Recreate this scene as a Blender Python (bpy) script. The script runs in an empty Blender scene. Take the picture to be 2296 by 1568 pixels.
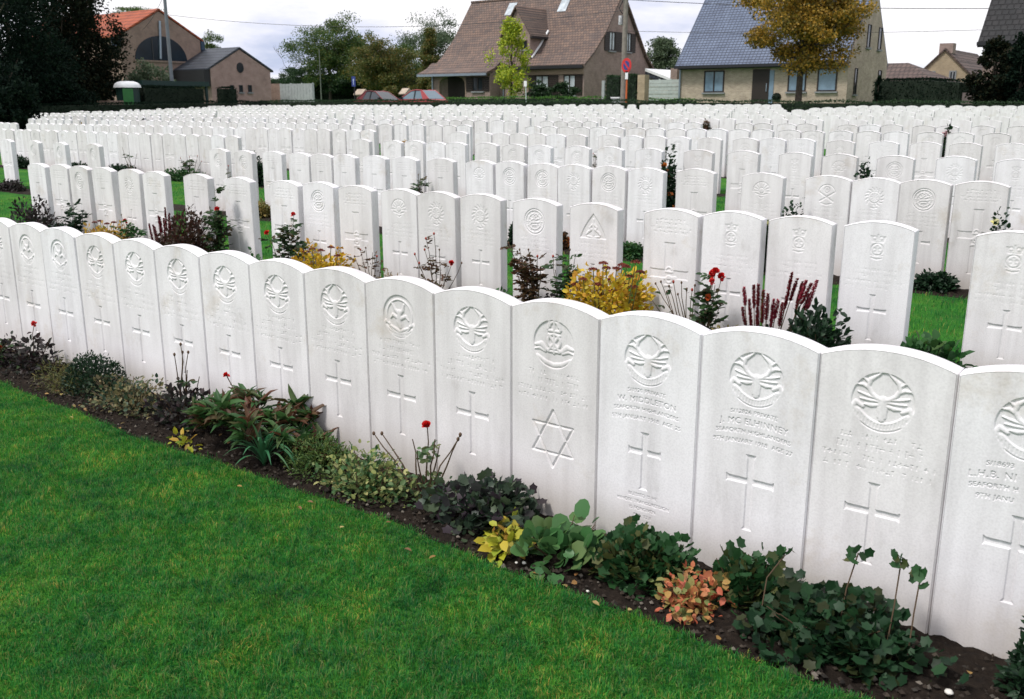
import bpy, math, random
import numpy as np
from mathutils import Vector
rng = np.random.default_rng(7)
random.seed(7)
S = bpy.context.scene
COL = S.collection
PI = math.pi

# ------------------------------------------------------------------ camera
CAM = np.array([0.528, -2.709, 1.485])
YAW, PITCH, FPX = math.radians(37.2655), math.radians(14.4495), 2115.03
RIGHT = np.array([math.cos(YAW), math.sin(YAW), 0.0])
FWD = np.array([-math.sin(YAW) * math.cos(PITCH), math.cos(YAW) * math.cos(PITCH), -math.sin(PITCH)])
UP = np.cross(RIGHT, FWD)
cd = bpy.data.cameras.new('camera')
cam = bpy.data.objects.new('camera', cd)
COL.objects.link(cam)
cam.location = CAM
cam.rotation_euler = (PI / 2 - PITCH, 0, YAW)
cd.sensor_width = 36.0
cd.lens = FPX / 2296 * 36
cd.clip_end = 3000
cd.dof.use_dof = True
cd.dof.focus_distance = 4.4
cd.dof.aperture_fstop = 8.0
S.camera = cam


def ray(x, y):
    return FWD + RIGHT * (x - 1148) / FPX + UP * (784 - y) / FPX


def atY(x, y, Y):
    d = ray(x, y)
    return CAM + d * ((Y - CAM[1]) / d[1])


def atX(x, y, X):
    d = ray(x, y)
    return CAM + d * ((X - CAM[0]) / d[0])


def atZ(x, y, Z):
    d = ray(x, y)
    return CAM + d * ((Z - CAM[2]) / d[2])


def to_px(P):
    P = np.atleast_2d(P) - CAM
    d = P @ FWD
    return 1148 + FPX * (P @ RIGHT) / d, 784 - FPX * (P @ UP) / d, d


def gz(Y):
    Y = np.asarray(Y, float)
    pts_y = [-400, 0, 38, 39.4, 44.2, 47.5, 400]
    pts_z = [0, 0, .85, 1.0, 1.02, 1.58, 1.7]
    return np.interp(Y, pts_y, pts_z)


# ------------------------------------------------------------------ mesh helpers
def link(o, parent=None):
    COL.objects.link(o)
    if parent is not None:
        o.parent = parent
    return o


def mesh_np(name, verts, quads=None, tris=None, mats=None, smooth=False, mat_idx=None):
    """Fast mesh from numpy arrays of quads and/or triangles."""
    verts = np.asarray(verts, np.float32).reshape(-1, 3)
    me = bpy.data.meshes.new(name)
    q = np.zeros((0, 4), np.int32) if quads is None else np.asarray(quads, np.int32).reshape(-1, 4)
    t = np.zeros((0, 3), np.int32) if tris is None else np.asarray(tris, np.int32).reshape(-1, 3)
    me.vertices.add(len(verts))
    me.vertices.foreach_set('co', verts.ravel())
    nl = q.size + t.size
    me.loops.add(nl)
    me.loops.foreach_set('vertex_index', np.concatenate([q.ravel(), t.ravel()]))
    me.polygons.add(len(q) + len(t))
    ls = np.concatenate([np.arange(len(q)) * 4, q.size + np.arange(len(t)) * 3]).astype(np.int32)
    me.polygons.foreach_set('loop_start', ls)
    me.polygons.foreach_set('use_smooth', np.full(len(q) + len(t), smooth))
    if mat_idx is not None:
        me.polygons.foreach_set('material_index', np.asarray(mat_idx, np.int32))
    for m in (mats or []):
        me.materials.append(m)
    me.update(calc_edges=True)
    me.validate()
    return me


class MB:
    """Collects boxes, tubes, prisms and polygons into one mesh."""

    def __init__(self):
        self.v, self.f, self.s = [], [], []

    def add(self, vs, fs, smooth=False):
        o = len(self.v)
        self.v += [tuple(float(c) for c in p) for p in vs]
        self.f += [[i + o for i in f] for f in fs]
        self.s += [smooth] * len(fs)
        return self

    def box(self, x0, x1, y0, y1, z0, z1):
        vs = [(x, y, z) for z in (z0, z1) for y in (y0, y1) for x in (x0, x1)]
        return self.add(vs, [(0, 2, 3, 1), (4, 5, 7, 6), (0, 1, 5, 4), (2, 6, 7, 3), (0, 4, 6, 2), (1, 3, 7, 5)])

    def prism(self, pts, a0, a1, axis='x'):
        """polygon in the plane across axis, extruded from a0 to a1"""
        n = len(pts)
        if axis == 'x':
            A = [(a0, p[0], p[1]) for p in pts]; B = [(a1, p[0], p[1]) for p in pts]
        elif axis == 'y':
            A = [(p[0], a0, p[1]) for p in pts]; B = [(p[0], a1, p[1]) for p in pts]
        else:
            A = [(p[0], p[1], a0) for p in pts]; B = [(p[0], p[1], a1) for p in pts]
        fs = [list(range(n))[::-1], list(range(n, 2 * n))]
        fs += [(i, (i + 1) % n, n + (i + 1) % n, n + i) for i in range(n)]
        return self.add(A + B, fs)

    def tube(self, pts, r, n=6, cap=True, smooth=True):
        pts = [np.asarray(p, float) for p in pts]
        rs = r if hasattr(r, '__len__') else [r] * len(pts)
        vs, fs = [], []
        for i, p in enumerate(pts):
            t = pts[min(i + 1, len(pts) - 1)] - pts[max(i - 1, 0)]
            t = t / (np.linalg.norm(t) + 1e-12)
            a = np.cross(t, (0.31, 0.17, 0.93) if abs(t[2]) < .9 else (1, 0, 0))
            a /= np.linalg.norm(a) + 1e-12
            b = np.cross(t, a)
            for k in range(n):
                an = 2 * PI * k / n
                vs.append(p + (a * math.cos(an) + b * math.sin(an)) * rs[i])
        for i in range(len(pts) - 1):
            for k in range(n):
                fs.append((i * n + k, i * n + (k + 1) % n, (i + 1) * n + (k + 1) % n, (i + 1) * n + k))
        self.add(vs, fs, smooth)
        if cap:
            m = (len(pts) - 1) * n
            self.add(vs[:n], [list(range(n))[::-1]])
            self.add(vs[m:m + n], [list(range(n))])
        return self

    def blob(self, c, rx, ry, rz, nu=8, nv=6, jit=0.0):
        vs, fs = [], []
        for j in range(nv + 1):
            th = PI * j / nv
            for i in range(nu):
                ph = 2 * PI * i / nu
                k = 1 + jit * (random.random() - .5)
                vs.append((c[0] + rx * k * math.sin(th) * math.cos(ph), c[1] + ry * k * math.sin(th) * math.sin(ph), c[2] + rz * k * math.cos(th)))
        for j in range(nv):
            for i in range(nu):
                fs.append((j * nu + i, (j + 1) * nu + i, (j + 1) * nu + (i + 1) % nu, j * nu + (i + 1) % nu))
        return self.add(vs, fs, True)

    def mesh(self, name, mat):
        me = bpy.data.meshes.new(name)
        me.from_pydata(self.v, [], self.f)
        me.polygons.foreach_set('use_smooth', self.s)
        me.materials.append(mat)
        me.update()
        return me

    def build(self, name, mat, parent=None):
        return link(bpy.data.objects.new(name, self.mesh(name, mat)), parent)


def tag(o, label=None, cat=None, group=None, kind=None):
    if label: o['label'] = label
    if cat: o['category'] = cat
    if group: o['group'] = group
    if kind: o['kind'] = kind
    return o


def empty(name, loc, label, cat, group=None):
    o = bpy.data.objects.new(name, None)
    o.location = [float(c) for c in loc]
    o.empty_display_size = .1
    link(o)
    return tag(o, label, cat, group)


def local(parent, o):
    """keep world-space vertices of o while parenting it to an Empty away from the origin"""
    o.parent = parent
    o.location = -Vector(parent.location)
    return o


# ------------------------------------------------------------------ materials
def newmat(name):
    m = bpy.data.materials.new(name)
    m.use_nodes = True
    nt = m.node_tree
    nt.nodes.clear()
    out = nt.nodes.new('ShaderNodeOutputMaterial')
    b = nt.nodes.new('ShaderNodeBsdfPrincipled')
    nt.links.new(b.outputs[0], out.inputs[0])
    return m, nt, b, out


def N(nt, t, **kw):
    n = nt.nodes.new(t)
    for k, v in kw.items():
        setattr(n, k, v)
    return n


def c4(c):
    return (c[0], c[1], c[2], 1)


def ramp(nt, stops, interp='LINEAR'):
    r = N(nt, 'ShaderNodeValToRGB')
    r.color_ramp.interpolation = interp
    els = r.color_ramp.elements
    while len(els) < len(stops):
        els.new(.5)
    for e, (p, c) in zip(els, stops):
        e.position = p
        e.color = c4(c)
    return r


def plain(name, c, rough=.6, metal=0.0, spec=.5, var=0.12, scale=6.0, bump=0.0):
    m, nt, b, out = newmat(name)
    tc = N(nt, 'ShaderNodeTexCoord')
    nz = N(nt, 'ShaderNodeTexNoise')
    nz.inputs['Scale'].default_value = scale
    nz.inputs['Detail'].default_value = 5
    nt.links.new(tc.outputs['Object'], nz.inputs['Vector'])
    r = ramp(nt, [(.3, tuple(x * (1 - var) for x in c)), (.7, tuple(min(1, x * (1 + var)) for x in c))])
    nt.links.new(nz.outputs['Fac'], r.inputs['Fac'])
    nt.links.new(r.outputs['Color'], b.inputs['Base Color'])
    b.inputs['Roughness'].default_value = rough
    b.inputs['Metallic'].default_value = metal
    b.inputs['Specular IOR Level'].default_value = spec
    if bump:
        bp = N(nt, 'ShaderNodeBump')
        bp.inputs['Strength'].default_value = bump
        bp.inputs['Distance'].default_value = .02
        nt.links.new(nz.outputs['Fac'], bp.inputs['Height'])
        nt.links.new(bp.outputs[0], b.inputs['Normal'])
    return m


def leafmat(name, pal, rough=.55, trans=.3, spec=.35):
    """every leaf (mesh island) takes its own colour from the palette"""
    m, nt, b, out = newmat(name)
    g = N(nt, 'ShaderNodeNewGeometry')
    n = len(pal)
    r = ramp(nt, [((i + .5) / n, c) for i, c in enumerate(pal)])
    nt.links.new(g.outputs['Random Per Island'], r.inputs['Fac'])
    nt.links.new(r.outputs['Color'], b.inputs['Base Color'])
    b.inputs['Roughness'].default_value = rough
    b.inputs['Specular IOR Level'].default_value = spec
    tr = N(nt, 'ShaderNodeBsdfTranslucent')
    nt.links.new(r.outputs['Color'], tr.inputs['Color'])
    mx = N(nt, 'ShaderNodeMixShader')
    mx.inputs[0].default_value = trans
    nt.links.new(b.outputs[0], mx.inputs[1])
    nt.links.new(tr.outputs[0], mx.inputs[2])
    nt.links.new(mx.outputs[0], out.inputs[0])
    return m


def stone_material():
    m, nt, b, out = newmat('portland_stone')
    tc = N(nt, 'ShaderNodeTexCoord')
    oi = N(nt, 'ShaderNodeObjectInfo')
    comb = N(nt, 'ShaderNodeCombineXYZ')
    mul = N(nt, 'ShaderNodeMath', operation='MULTIPLY'); mul.inputs[1].default_value = 37.0
    sepc = N(nt, 'ShaderNodeSeparateColor')
    nt.links.new(oi.outputs['Color'], sepc.inputs[0])
    nt.links.new(sepc.outputs[0], mul.inputs[0])
    for i in range(3):
        nt.links.new(mul.outputs[0], comb.inputs[i])
    add = N(nt, 'ShaderNodeVectorMath', operation='ADD')
    geo = N(nt, 'ShaderNodeNewGeometry')
    nt.links.new(geo.outputs['Position'], add.inputs[0])
    nt.links.new(comb.outputs[0], add.inputs[1])
    # soft cloudy weathering, stretched downwards
    mp = N(nt, 'ShaderNodeMapping'); mp.inputs['Scale'].default_value = (1, 1, .45)
    nt.links.new(geo.outputs['Position'], mp.inputs[0])
    n1 = N(nt, 'ShaderNodeTexNoise'); n1.inputs['Scale'].default_value = 7; n1.inputs['Detail'].default_value = 6; n1.inputs['Roughness'].default_value = .62
    nt.links.new(mp.outputs[0], n1.inputs['Vector'])
    r1 = ramp(nt, [(.25, (.62, .60, .60)), (.38, (.775, .76, .775)), (.58, (.845, .83, .85)), (.8, (.87, .86, .88))])
    nt.links.new(n1.outputs['Fac'], r1.inputs['Fac'])
    # beige lichen patches, rarer
    n2 = N(nt, 'ShaderNodeTexNoise'); n2.inputs['Scale'].default_value = 3.1; n2.inputs['Detail'].default_value = 8; n2.inputs['Roughness'].default_value = .7
    nt.links.new(add.outputs[0], n2.inputs['Vector'])
    r2 = ramp(nt, [(.575, (0, 0, 0)), (.72, (.50, .50, .50))])
    nt.links.new(n2.outputs['Fac'], r2.inputs['Fac'])
    mx = N(nt, 'ShaderNodeMixRGB')
    nt.links.new(r2.outputs['Color'], mx.inputs[0])
    nt.links.new(r1.outputs['Color'], mx.inputs[1])
    mx.inputs[2].default_value = (.56, .49, .40, 1)
    # grey rain streaks running down from the top, and a tone of its own for each stone
    mps = N(nt, 'ShaderNodeMapping'); mps.inputs['Scale'].default_value = (16, 16, .9)
    nt.links.new(add.outputs[0], mps.inputs[0])
    n4 = N(nt, 'ShaderNodeTexNoise'); n4.inputs['Scale'].default_value = 1.0; n4.inputs['Detail'].default_value = 5
    nt.links.new(mps.outputs[0], n4.inputs['Vector'])
    r4 = ramp(nt, [(.34, (.80, .79, .79)), (.56, (1, 1, 1))])
    nt.links.new(n4.outputs['Fac'], r4.inputs[0])
    mxs = N(nt, 'ShaderNodeMixRGB', blend_type='MULTIPLY'); mxs.inputs[0].default_value = .55
    nt.links.new(mx.outputs[0], mxs.inputs[1]); nt.links.new(r4.outputs[0], mxs.inputs[2])
    rt = ramp(nt, [(.0, (.90, .885, .87)), (.5, (1, .99, .985)), (1, (1.03, 1.03, 1.04))])
    nt.links.new(sepc.outputs[0], rt.inputs[0])
    mxt = N(nt, 'ShaderNodeMixRGB', blend_type='MULTIPLY'); mxt.inputs[0].default_value = 1
    nt.links.new(mxs.outputs[0], mxt.inputs[1]); nt.links.new(rt.outputs[0], mxt.inputs[2])
    mx = mxt
    # earth splash on the lowest few centimetres and fine speckle
    n3 = N(nt, 'ShaderNodeTexNoise'); n3.inputs['Scale'].default_value = 160; n3.inputs['Detail'].default_value = 3
    nt.links.new(geo.outputs['Position'], n3.inputs['Vector'])
    r3 = ramp(nt, [(.3, (.90, .90, .90)), (.6, (1, 1, 1))])
    nt.links.new(n3.outputs['Fac'], r3.inputs['Fac'])
    mx2 = N(nt, 'ShaderNodeMixRGB', blend_type='MULTIPLY'); mx2.inputs[0].default_value = 1
    nt.links.new(mx.outputs[0], mx2.inputs[1]); nt.links.new(r3.outputs[0], mx2.inputs[2])
    sep = N(nt, 'ShaderNodeSeparateXYZ'); nt.links.new(tc.outputs['Object'], sep.inputs[0])
    mr = N(nt, 'ShaderNodeMapRange'); mr.inputs[1].default_value = .02; mr.inputs[2].default_value = .20; mr.inputs[3].default_value = .75; mr.inputs[4].default_value = 0
    nt.links.new(sep.outputs['Z'], mr.inputs[0])
    mm = N(nt, 'ShaderNodeMath', operation='MULTIPLY'); nt.links.new(mr.outputs[0], mm.inputs[0]); nt.links.new(n1.outputs['Fac'], mm.inputs[1])
    mx3 = N(nt, 'ShaderNodeMixRGB'); nt.links.new(mm.outputs[0], mx3.inputs[0]); nt.links.new(mx2.outputs[0], mx3.inputs[1]); mx3.inputs[2].default_value = (.42, .36, .28, 1)
    nt.links.new(mx3.outputs[0], b.inputs['Base Color'])
    b.inputs['Roughness'].default_value = .85
    b.inputs['Specular IOR Level'].default_value = .25
    bp = N(nt, 'ShaderNodeBump'); bp.inputs['Strength'].default_value = .25; bp.inputs['Distance'].default_value = .0015
    nt.links.new(n3.outputs['Fac'], bp.inputs['Height'])
    nt.links.new(bp.outputs[0], b.inputs['Normal'])
    return m


def brick_material(name, c1, c2, mortar, bw=.21, bh=.065, tint=None):
    m, nt, b, out = newmat(name)
    tc = N(nt, 'ShaderNodeTexCoord')
    sep = N(nt, 'ShaderNodeSeparateXYZ'); nt.links.new(tc.outputs['Object'], sep.inputs[0])
    ad = N(nt, 'ShaderNodeMath', operation='ADD'); nt.links.new(sep.outputs['X'], ad.inputs[0]); nt.links.new(sep.outputs['Y'], ad.inputs[1])
    cb = N(nt, 'ShaderNodeCombineXYZ'); nt.links.new(ad.outputs[0], cb.inputs[0]); nt.links.new(sep.outputs['Z'], cb.inputs[1])
    br = N(nt, 'ShaderNodeTexBrick')
    br.inputs['Scale'].default_value = 1.0
    br.inputs['Brick Width'].default_value = bw
    br.inputs['Row Height'].default_value = bh
    br.inputs['Mortar Size'].default_value = .008
    br.inputs['Color1'].default_value = c4(c1); br.inputs['Color2'].default_value = c4(c2); br.inputs['Mortar'].default_value = c4(mortar)
    nt.links.new(cb.outputs[0], br.inputs['Vector'])
    nz = N(nt, 'ShaderNodeTexNoise'); nz.inputs['Scale'].default_value = 1.6; nz.inputs['Detail'].default_value = 8; nz.inputs['Roughness'].default_value = .7
    nt.links.new(tc.outputs['Object'], nz.inputs['Vector'])
    r = ramp(nt, [(.3, (.72, .70, .68)), (.7, (1.12, 1.1, 1.08))])
    nt.links.new(nz.outputs['Fac'], r.inputs[0])
    mx = N(nt, 'ShaderNodeMixRGB', blend_type='MULTIPLY'); mx.inputs[0].default_value = 1
    nt.links.new(br.outputs['Color'], mx.inputs[1]); nt.links.new(r.outputs[0], mx.inputs[2])
    nt.links.new(mx.outputs[0], b.inputs['Base Color'])
    b.inputs['Roughness'].default_value = .9
    b.inputs['Specular IOR Level'].default_value = .2
    bp = N(nt, 'ShaderNodeBump'); bp.inputs['Strength'].default_value = .6; bp.inputs['Distance'].default_value = .01
    nt.links.new(br.outputs['Fac'], bp.inputs['Height']); bp.invert = True
    nt.links.new(bp.outputs[0], b.inputs['Normal'])
    return m


def tile_material(name, c1, c2, joint, tw=.3, th=.3, rough=.6, offset=0.5, dist=.05):
    """roof tiles: X along the ridge, Z up the slope"""
    m, nt, b, out = newmat(name)
    tc = N(nt, 'ShaderNodeTexCoord')
    sep = N(nt, 'ShaderNodeSeparateXYZ'); nt.links.new(tc.outputs['Object'], sep.inputs[0])
    cb = N(nt, 'ShaderNodeCombineXYZ'); nt.links.new(sep.outputs['X'], cb.inputs[0]); nt.links.new(sep.outputs['Z'], cb.inputs[1])
    br = N(nt, 'ShaderNodeTexBrick'); br.offset = offset
    br.inputs['Scale'].default_value = 1.0
    br.inputs['Brick Width'].default_value = tw
    br.inputs['Row Height'].default_value = th
    br.inputs['Mortar Size'].default_value = th * .13
    br.inputs['Mortar Smooth'].default_value = .6
    br.inputs['Color1'].default_value = c4(c1); br.inputs['Color2'].default_value = c4(c2); br.inputs['Mortar'].default_value = c4(joint)
    nt.links.new(cb.outputs[0], br.inputs['Vector'])
    nz = N(nt, 'ShaderNodeTexNoise'); nz.inputs['Scale'].default_value = 1.1; nz.inputs['Detail'].default_value = 9; nz.inputs['Roughness'].default_value = .75
    nt.links.new(tc.outputs['Object'], nz.inputs['Vector'])
    r = ramp(nt, [(.3, (.7, .7, .72)), (.7, (1.25, 1.2, 1.12))])
    nt.links.new(nz.outputs['Fac'], r.inputs[0])
    mx = N(nt, 'ShaderNodeMixRGB', blend_type='MULTIPLY'); mx.inputs[0].default_value = 1
    nt.links.new(br.outputs['Color'], mx.inputs[1]); nt.links.new(r.outputs[0], mx.inputs[2])
    nt.links.new(mx.outputs[0], b.inputs['Base Color'])
    b.inputs['Roughness'].default_value = rough
    bp = N(nt, 'ShaderNodeBump'); bp.inputs['Strength'].default_value = 1; bp.inputs['Distance'].default_value = dist
    nt.links.new(br.outputs['Fac'], bp.inputs['Height']); bp.invert = True
    nt.links.new(bp.outputs[0], b.inputs['Normal'])
    return m


def lawn_material():
    m, nt, b, out = newmat('lawn_grass')
    geo = N(nt, 'ShaderNodeNewGeometry')
    n1 = N(nt, 'ShaderNodeTexNoise'); n1.inputs['Scale'].default_value = 2.2; n1.inputs['Detail'].default_value = 7; n1.inputs['Roughness'].default_value = .65
    n2 = N(nt, 'ShaderNodeTexNoise'); n2.inputs['Scale'].default_value = 90; n2.inputs['Detail'].default_value = 4
    for n in (n1, n2):
        nt.links.new(geo.outputs['Position'], n.inputs['Vector'])
    r1 = ramp(nt, [(.3, (.014, .095, .014)), (.5, (.034, .165, .020)), (.72, (.10, .24, .03))])
    nt.links.new(n1.outputs['Fac'], r1.inputs[0])
    r2 = ramp(nt, [(.3, (.45, .5, .4)), (.7, (1.25, 1.2, 1.1))])
    nt.links.new(n2.outputs['Fac'], r2.inputs[0])
    mx = N(nt, 'ShaderNodeMixRGB', blend_type='MULTIPLY'); mx.inputs[0].default_value = 1
    nt.links.new(r1.outputs[0], mx.inputs[1]); nt.links.new(r2.outputs[0], mx.inputs[2])
    nt.links.new(mx.outputs[0], b.inputs['Base Color'])
    b.inputs['Roughness'].default_value = .9
    b.inputs['Specular IOR Level'].default_value = .1
    bp = N(nt, 'ShaderNodeBump'); bp.inputs['Strength'].default_value = .9; bp.inputs['Distance'].default_value = .02
    nt.links.new(n2.outputs['Fac'], bp.inputs['Height']); nt.links.new(bp.outputs[0], b.inputs['Normal'])
    return m


def soil_material():
    m, nt, b, out = newmat('dark_soil')
    geo = N(nt, 'ShaderNodeNewGeometry')
    n1 = N(nt, 'ShaderNodeTexNoise'); n1.inputs['Scale'].default_value = 26; n1.inputs['Detail'].default_value = 9; n1.inputs['Roughness'].default_value = .72
    nt.links.new(geo.outputs['Position'], n1.inputs['Vector'])
    r1 = ramp(nt, [(.3, (.008, .006, .005)), (.55, (.022, .016, .012)), (.8, (.055, .041, .031))])
    nt.links.new(n1.outputs['Fac'], r1.inputs[0])
    nt.links.new(r1.outputs[0], b.inputs['Base Color'])
    b.inputs['Roughness'].default_value = .95
    b.inputs['Specular IOR Level'].default_value = .15
    bp = N(nt, 'ShaderNodeBump'); bp.inputs['Strength'].default_value = 1; bp.inputs['Distance'].default_value = .02
    nt.links.new(n1.outputs['Fac'], bp.inputs['Height']); nt.links.new(bp.outputs[0], b.inputs['Normal'])
    return m


M_STONE = stone_material()
M_LAWN = lawn_material()
M_SOIL = soil_material()
M_STEM = plain('brown_stem', (.075, .045, .022), .8)
M_GSTEM = plain('green_stem', (.09, .10, .03), .7)
M_BARK = plain('bark', (.06, .048, .036), .95, var=.4, scale=12, bump=.8)
M_DARKMETAL = plain('dark_metal', (.02, .022, .025), .45)
M_WOOD_D = plain('dark_brown_wood', (.018, .011, .008), .6)
M_WHITE = plain('white_paint', (.78, .79, .80), .5, var=.04)
M_GLASS_D = plain('dark_glass', (.02, .028, .035), .08, var=.3, scale=.7)
M_CURTAIN = plain('curtained_pane', (.17, .25, .33), .2, var=.22, scale=2.5)
M_CURTAIN_W = plain('net_curtain_pane', (.42, .47, .50), .3, var=.35, scale=3)
# ------------------------------------------------------------------ ground
ROWGAP = 2.615
NROWS = 14


def bed_edge(X, k):
    """wavy front edge of the flower bed of row k"""
    return ROWGAP * k - .445 + .018 * np.sin(X * 2.3 + k) + .010 * np.sin(X * 6.1 + 2 * k) + .006 * np.sin(X * 17.0)


def build_ground():
    xs = np.concatenate([[-1500, -400, -150, -90], np.arange(-80, -16, 2.0), np.arange(-16, -7, .25), np.arange(-7, 1.2, .02), np.arange(1.2, 4, .2), [6, 12, 40, 150, 400, 1500]])
    ys, mat = [], []          # list of (row index or None, y offset kind)
    lines = [('a', -400), ('a', -100), ('a', -20), ('a', -6), ('a', -3.5)] + [('a', y) for y in np.arange(-3, -.6, .2)]
    for k in range(8):
        Y = ROWGAP * k
        if k:
            lines += [('a', Y - ROWGAP + .4), ('a', Y - 1.4), ('a', Y - .8)]
        lines += [('e', k, 0.0), ('e', k, .035)]
        nb = 40 if k == 0 else (8 if k < 3 else 2)
        lines += [('s', k, t) for t in np.linspace(0, 1, nb + 2)[1:-1]]
        lines += [('a', Y + .20), ('a', Y + .24)]
    lines += [('a', y) for y in (21, 24, 28, 33, 37, 38, 39.3, 44.3, 46, 47.6, 55, 70, 100, 200, 400, 1500)]
    V, soil = [], []
    for ln in lines:
        if ln[0] == 'a':
            y = np.full(len(xs), float(ln[1])); s = np.zeros(len(xs))
            dz = np.zeros(len(xs))
            for k in range(8):
                if abs(ln[1] - (ROWGAP * k + .20)) < 1e-6:
                    dz -= .03
        elif ln[0] == 'e':
            y = bed_edge(xs, ln[1]) + ln[2]
            dz = np.full(len(xs), -.035 if ln[2] else 0.0)
        else:
            e = bed_edge(xs, ln[1]) + .035
            y = e + (ROWGAP * ln[1] + .20 - e) * ln[2]
            dz = -.035 + .022 * np.sin(PI * ln[2]) + .010 * (np.sin(xs * 41 + y * 67) * np.sin(xs * 23 - y * 90)) + .008 * (rng.random(len(xs)) - .3)
        V.append(np.stack([xs, y, gz(y) + dz], 1))
    V = np.array(V)
    ny, nx = V.shape[:2]
    idx = np.arange(ny * nx).reshape(ny, nx)
    q = np.stack([idx[:-1, :-1], idx[:-1, 1:], idx[1:, 1:], idx[1:, :-1]], -1).reshape(-1, 4)
    mi = np.zeros((ny - 1, nx - 1), np.int32)
    for j in range(ny - 1):
        a, b = lines[j], lines[j + 1]
        if a[0] in 'es' and (b[0] in 'es' or (b[0] == 'a')):
            if not (a[0] == 'e' and a[2] == 0.0 and False):
                mi[j, :] = 1
    # beds only where the rows stand
    xc = (xs[:-1] + xs[1:]) / 2
    mi[:, (xc < -75) | (xc > 12)] = 0
    me = mesh_np('ground', V.reshape(-1, 3), quads=q, mats=[M_LAWN, M_SOIL], smooth=True, mat_idx=mi.ravel())
    return tag(link(bpy.data.objects.new('ground', me)), kind='structure')


build_ground()


def blades(name, P, L, W, mat, bend=.45):
    n = len(P)
    # blades lean together in tufts a few centimetres across
    a = 2.6 * np.sin(P[:, 0] * 31 + 2 * np.sin(P[:, 1] * 17)) + 2.6 * np.sin(P[:, 1] * 37 + 2 * np.sin(P[:, 0] * 23)) + rng.normal(size=n) * .9
    d = np.stack([np.cos(a), np.sin(a), np.zeros(n)], 1)
    s = np.stack([-np.sin(a), np.cos(a), np.zeros(n)], 1)
    lean = (rng.random(n) * bend)[:, None]
    up = np.array([0, 0, 1.0])
    L = L[:, None]; W = W[:, None]
    p1 = P + (up * .55 + d * lean * .35) * L
    p2 = P + (up * (1 - lean * .35) + d * lean) * L
    v = np.stack([P - s * W / 2, P + s * W / 2, p1 - s * W * .4, p1 + s * W * .4, p2], 1)
    b = (np.arange(n) * 5)[:, None]
    q = b + np.array([[0, 1, 3, 2]])
    t = b + np.array([[2, 3, 4]])
    me = mesh_np(name, v.reshape(-1, 3), quads=q, tris=t, mats=[mat], smooth=False)
    return link(bpy.data.objects.new(name, me))


M_BLADE = leafmat('grass_blades', [(.010, .125, .024), (.018, .165, .030), (.030, .205, .034), (.055, .26, .036), (.11, .31, .045), (.016, .16, .045), (.24, .27, .08)], rough=.6, trans=.4, spec=.15)


def patchy(m):
    """yellower and bluer patches across the lawn"""
    nt = m.node_tree
    geo = N(nt, 'ShaderNodeNewGeometry')
    nz = N(nt, 'ShaderNodeTexNoise'); nz.inputs['Scale'].default_value = 3.6; nz.inputs['Detail'].default_value = 7; nz.inputs['Roughness'].default_value = .74
    nt.links.new(geo.outputs['Position'], nz.inputs['Vector'])
    r = ramp(nt, [(.34, (.35, .50, .80)), (.45, (.85, .92, 1.05)), (.54, (1.25, 1.15, 1.0)), (.63, (2.5, 1.5, 1.2))])
    nt.links.new(nz.outputs['Fac'], r.inputs[0])
    src = [n for n in nt.nodes if n.type == 'VALTORGB' and n != r][0]
    mx = N(nt, 'ShaderNodeMixRGB', blend_type='MULTIPLY'); mx.inputs[0].default_value = 1
    nt.links.new(src.outputs[0], mx.inputs[1]); nt.links.new(r.outputs[0], mx.inputs[2])
    for n in nt.nodes:
        if n.type == 'BSDF_PRINCIPLED': nt.links.new(mx.outputs[0], n.inputs['Base Color'])
        if n.type == 'BSDF_TRANSLUCENT': nt.links.new(mx.outputs[0], n.inputs['Color'])


patchy(M_BLADE)


def patch_noise(P):
    x, y = P[:, 0], P[:, 1]
    return .5 + .25 * np.sin(x * 3.1 + 1.7 * np.sin(y * 2.2)) + .25 * np.sin(y * 4.3 + 1.3 * np.sin(x * 3.7))


def scatter_lawn():
    # foreground lawn, dense where it is seen close up, thinner outside the picture
    n = 1000000
    P = np.stack([rng.uniform(-8.0, .9, n), rng.uniform(-2.3, -.38, n), np.zeros(n)], 1)
    px, py, d = to_px(P)
    inside = (px > -60) & (px < 2360) & (py < 1640)
    keep = P[:, 1] < bed_edge(P[:, 0], 0) + rng.normal(0, .012, n)
    dist = np.linalg.norm(P - CAM, axis=1)
    prob = np.where(inside, np.clip(3.2 / dist, .3, 1), .42)
    keep &= rng.random(n) < prob
    P = P[keep]
    k = patch_noise(P)
    k2 = .5 + .25 * np.sin(P[:, 0] * 41 + 1.5 * np.sin(P[:, 1] * 29)) + .25 * np.sin(P[:, 1] * 47 + 1.5 * np.sin(P[:, 0] * 37))
    L = rng.uniform(.007, .022, len(P)) * (.55 + .45 * k + .6 * k2)
    W = rng.uniform(.0014, .0026, len(P))
    o = blades('grass', P, L, W, M_BLADE, bend=.9)
    tag(o, 'short mown green grass of the foreground lawn', 'grass', kind='stuff')
    # grass in the aisles seen between the stones
    n = 90000
    X = -rng.random(n) ** 1.3 * 15 + .5
    k = rng.integers(1, 4, n)
    Y = ROWGAP * k + rng.uniform(.24, ROWGAP - .45, n)
    P = np.stack([X, Y, gz(Y)], 1)
    o = blades('grass', P, rng.uniform(.02, .045, n), rng.uniform(.003, .005, n), M_BLADE, bend=.8)
    tag(o, 'bright green grass in the aisles between the rows of headstones', 'grass', kind='stuff')


scatter_lawn()

# clods and small pale stones on the nearest bed
M_PEB = leafmat('pebbles', [(.03, .022, .016), (.045, .033, .024), (.02, .015, .011), (.07, .055, .042), (.022, .017, .013), (.035, .026, .02), (.025, .02, .016), (.03, .022, .016), (.012, .010, .008), (.16, .14, .115)], rough=.9, trans=0)


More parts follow.
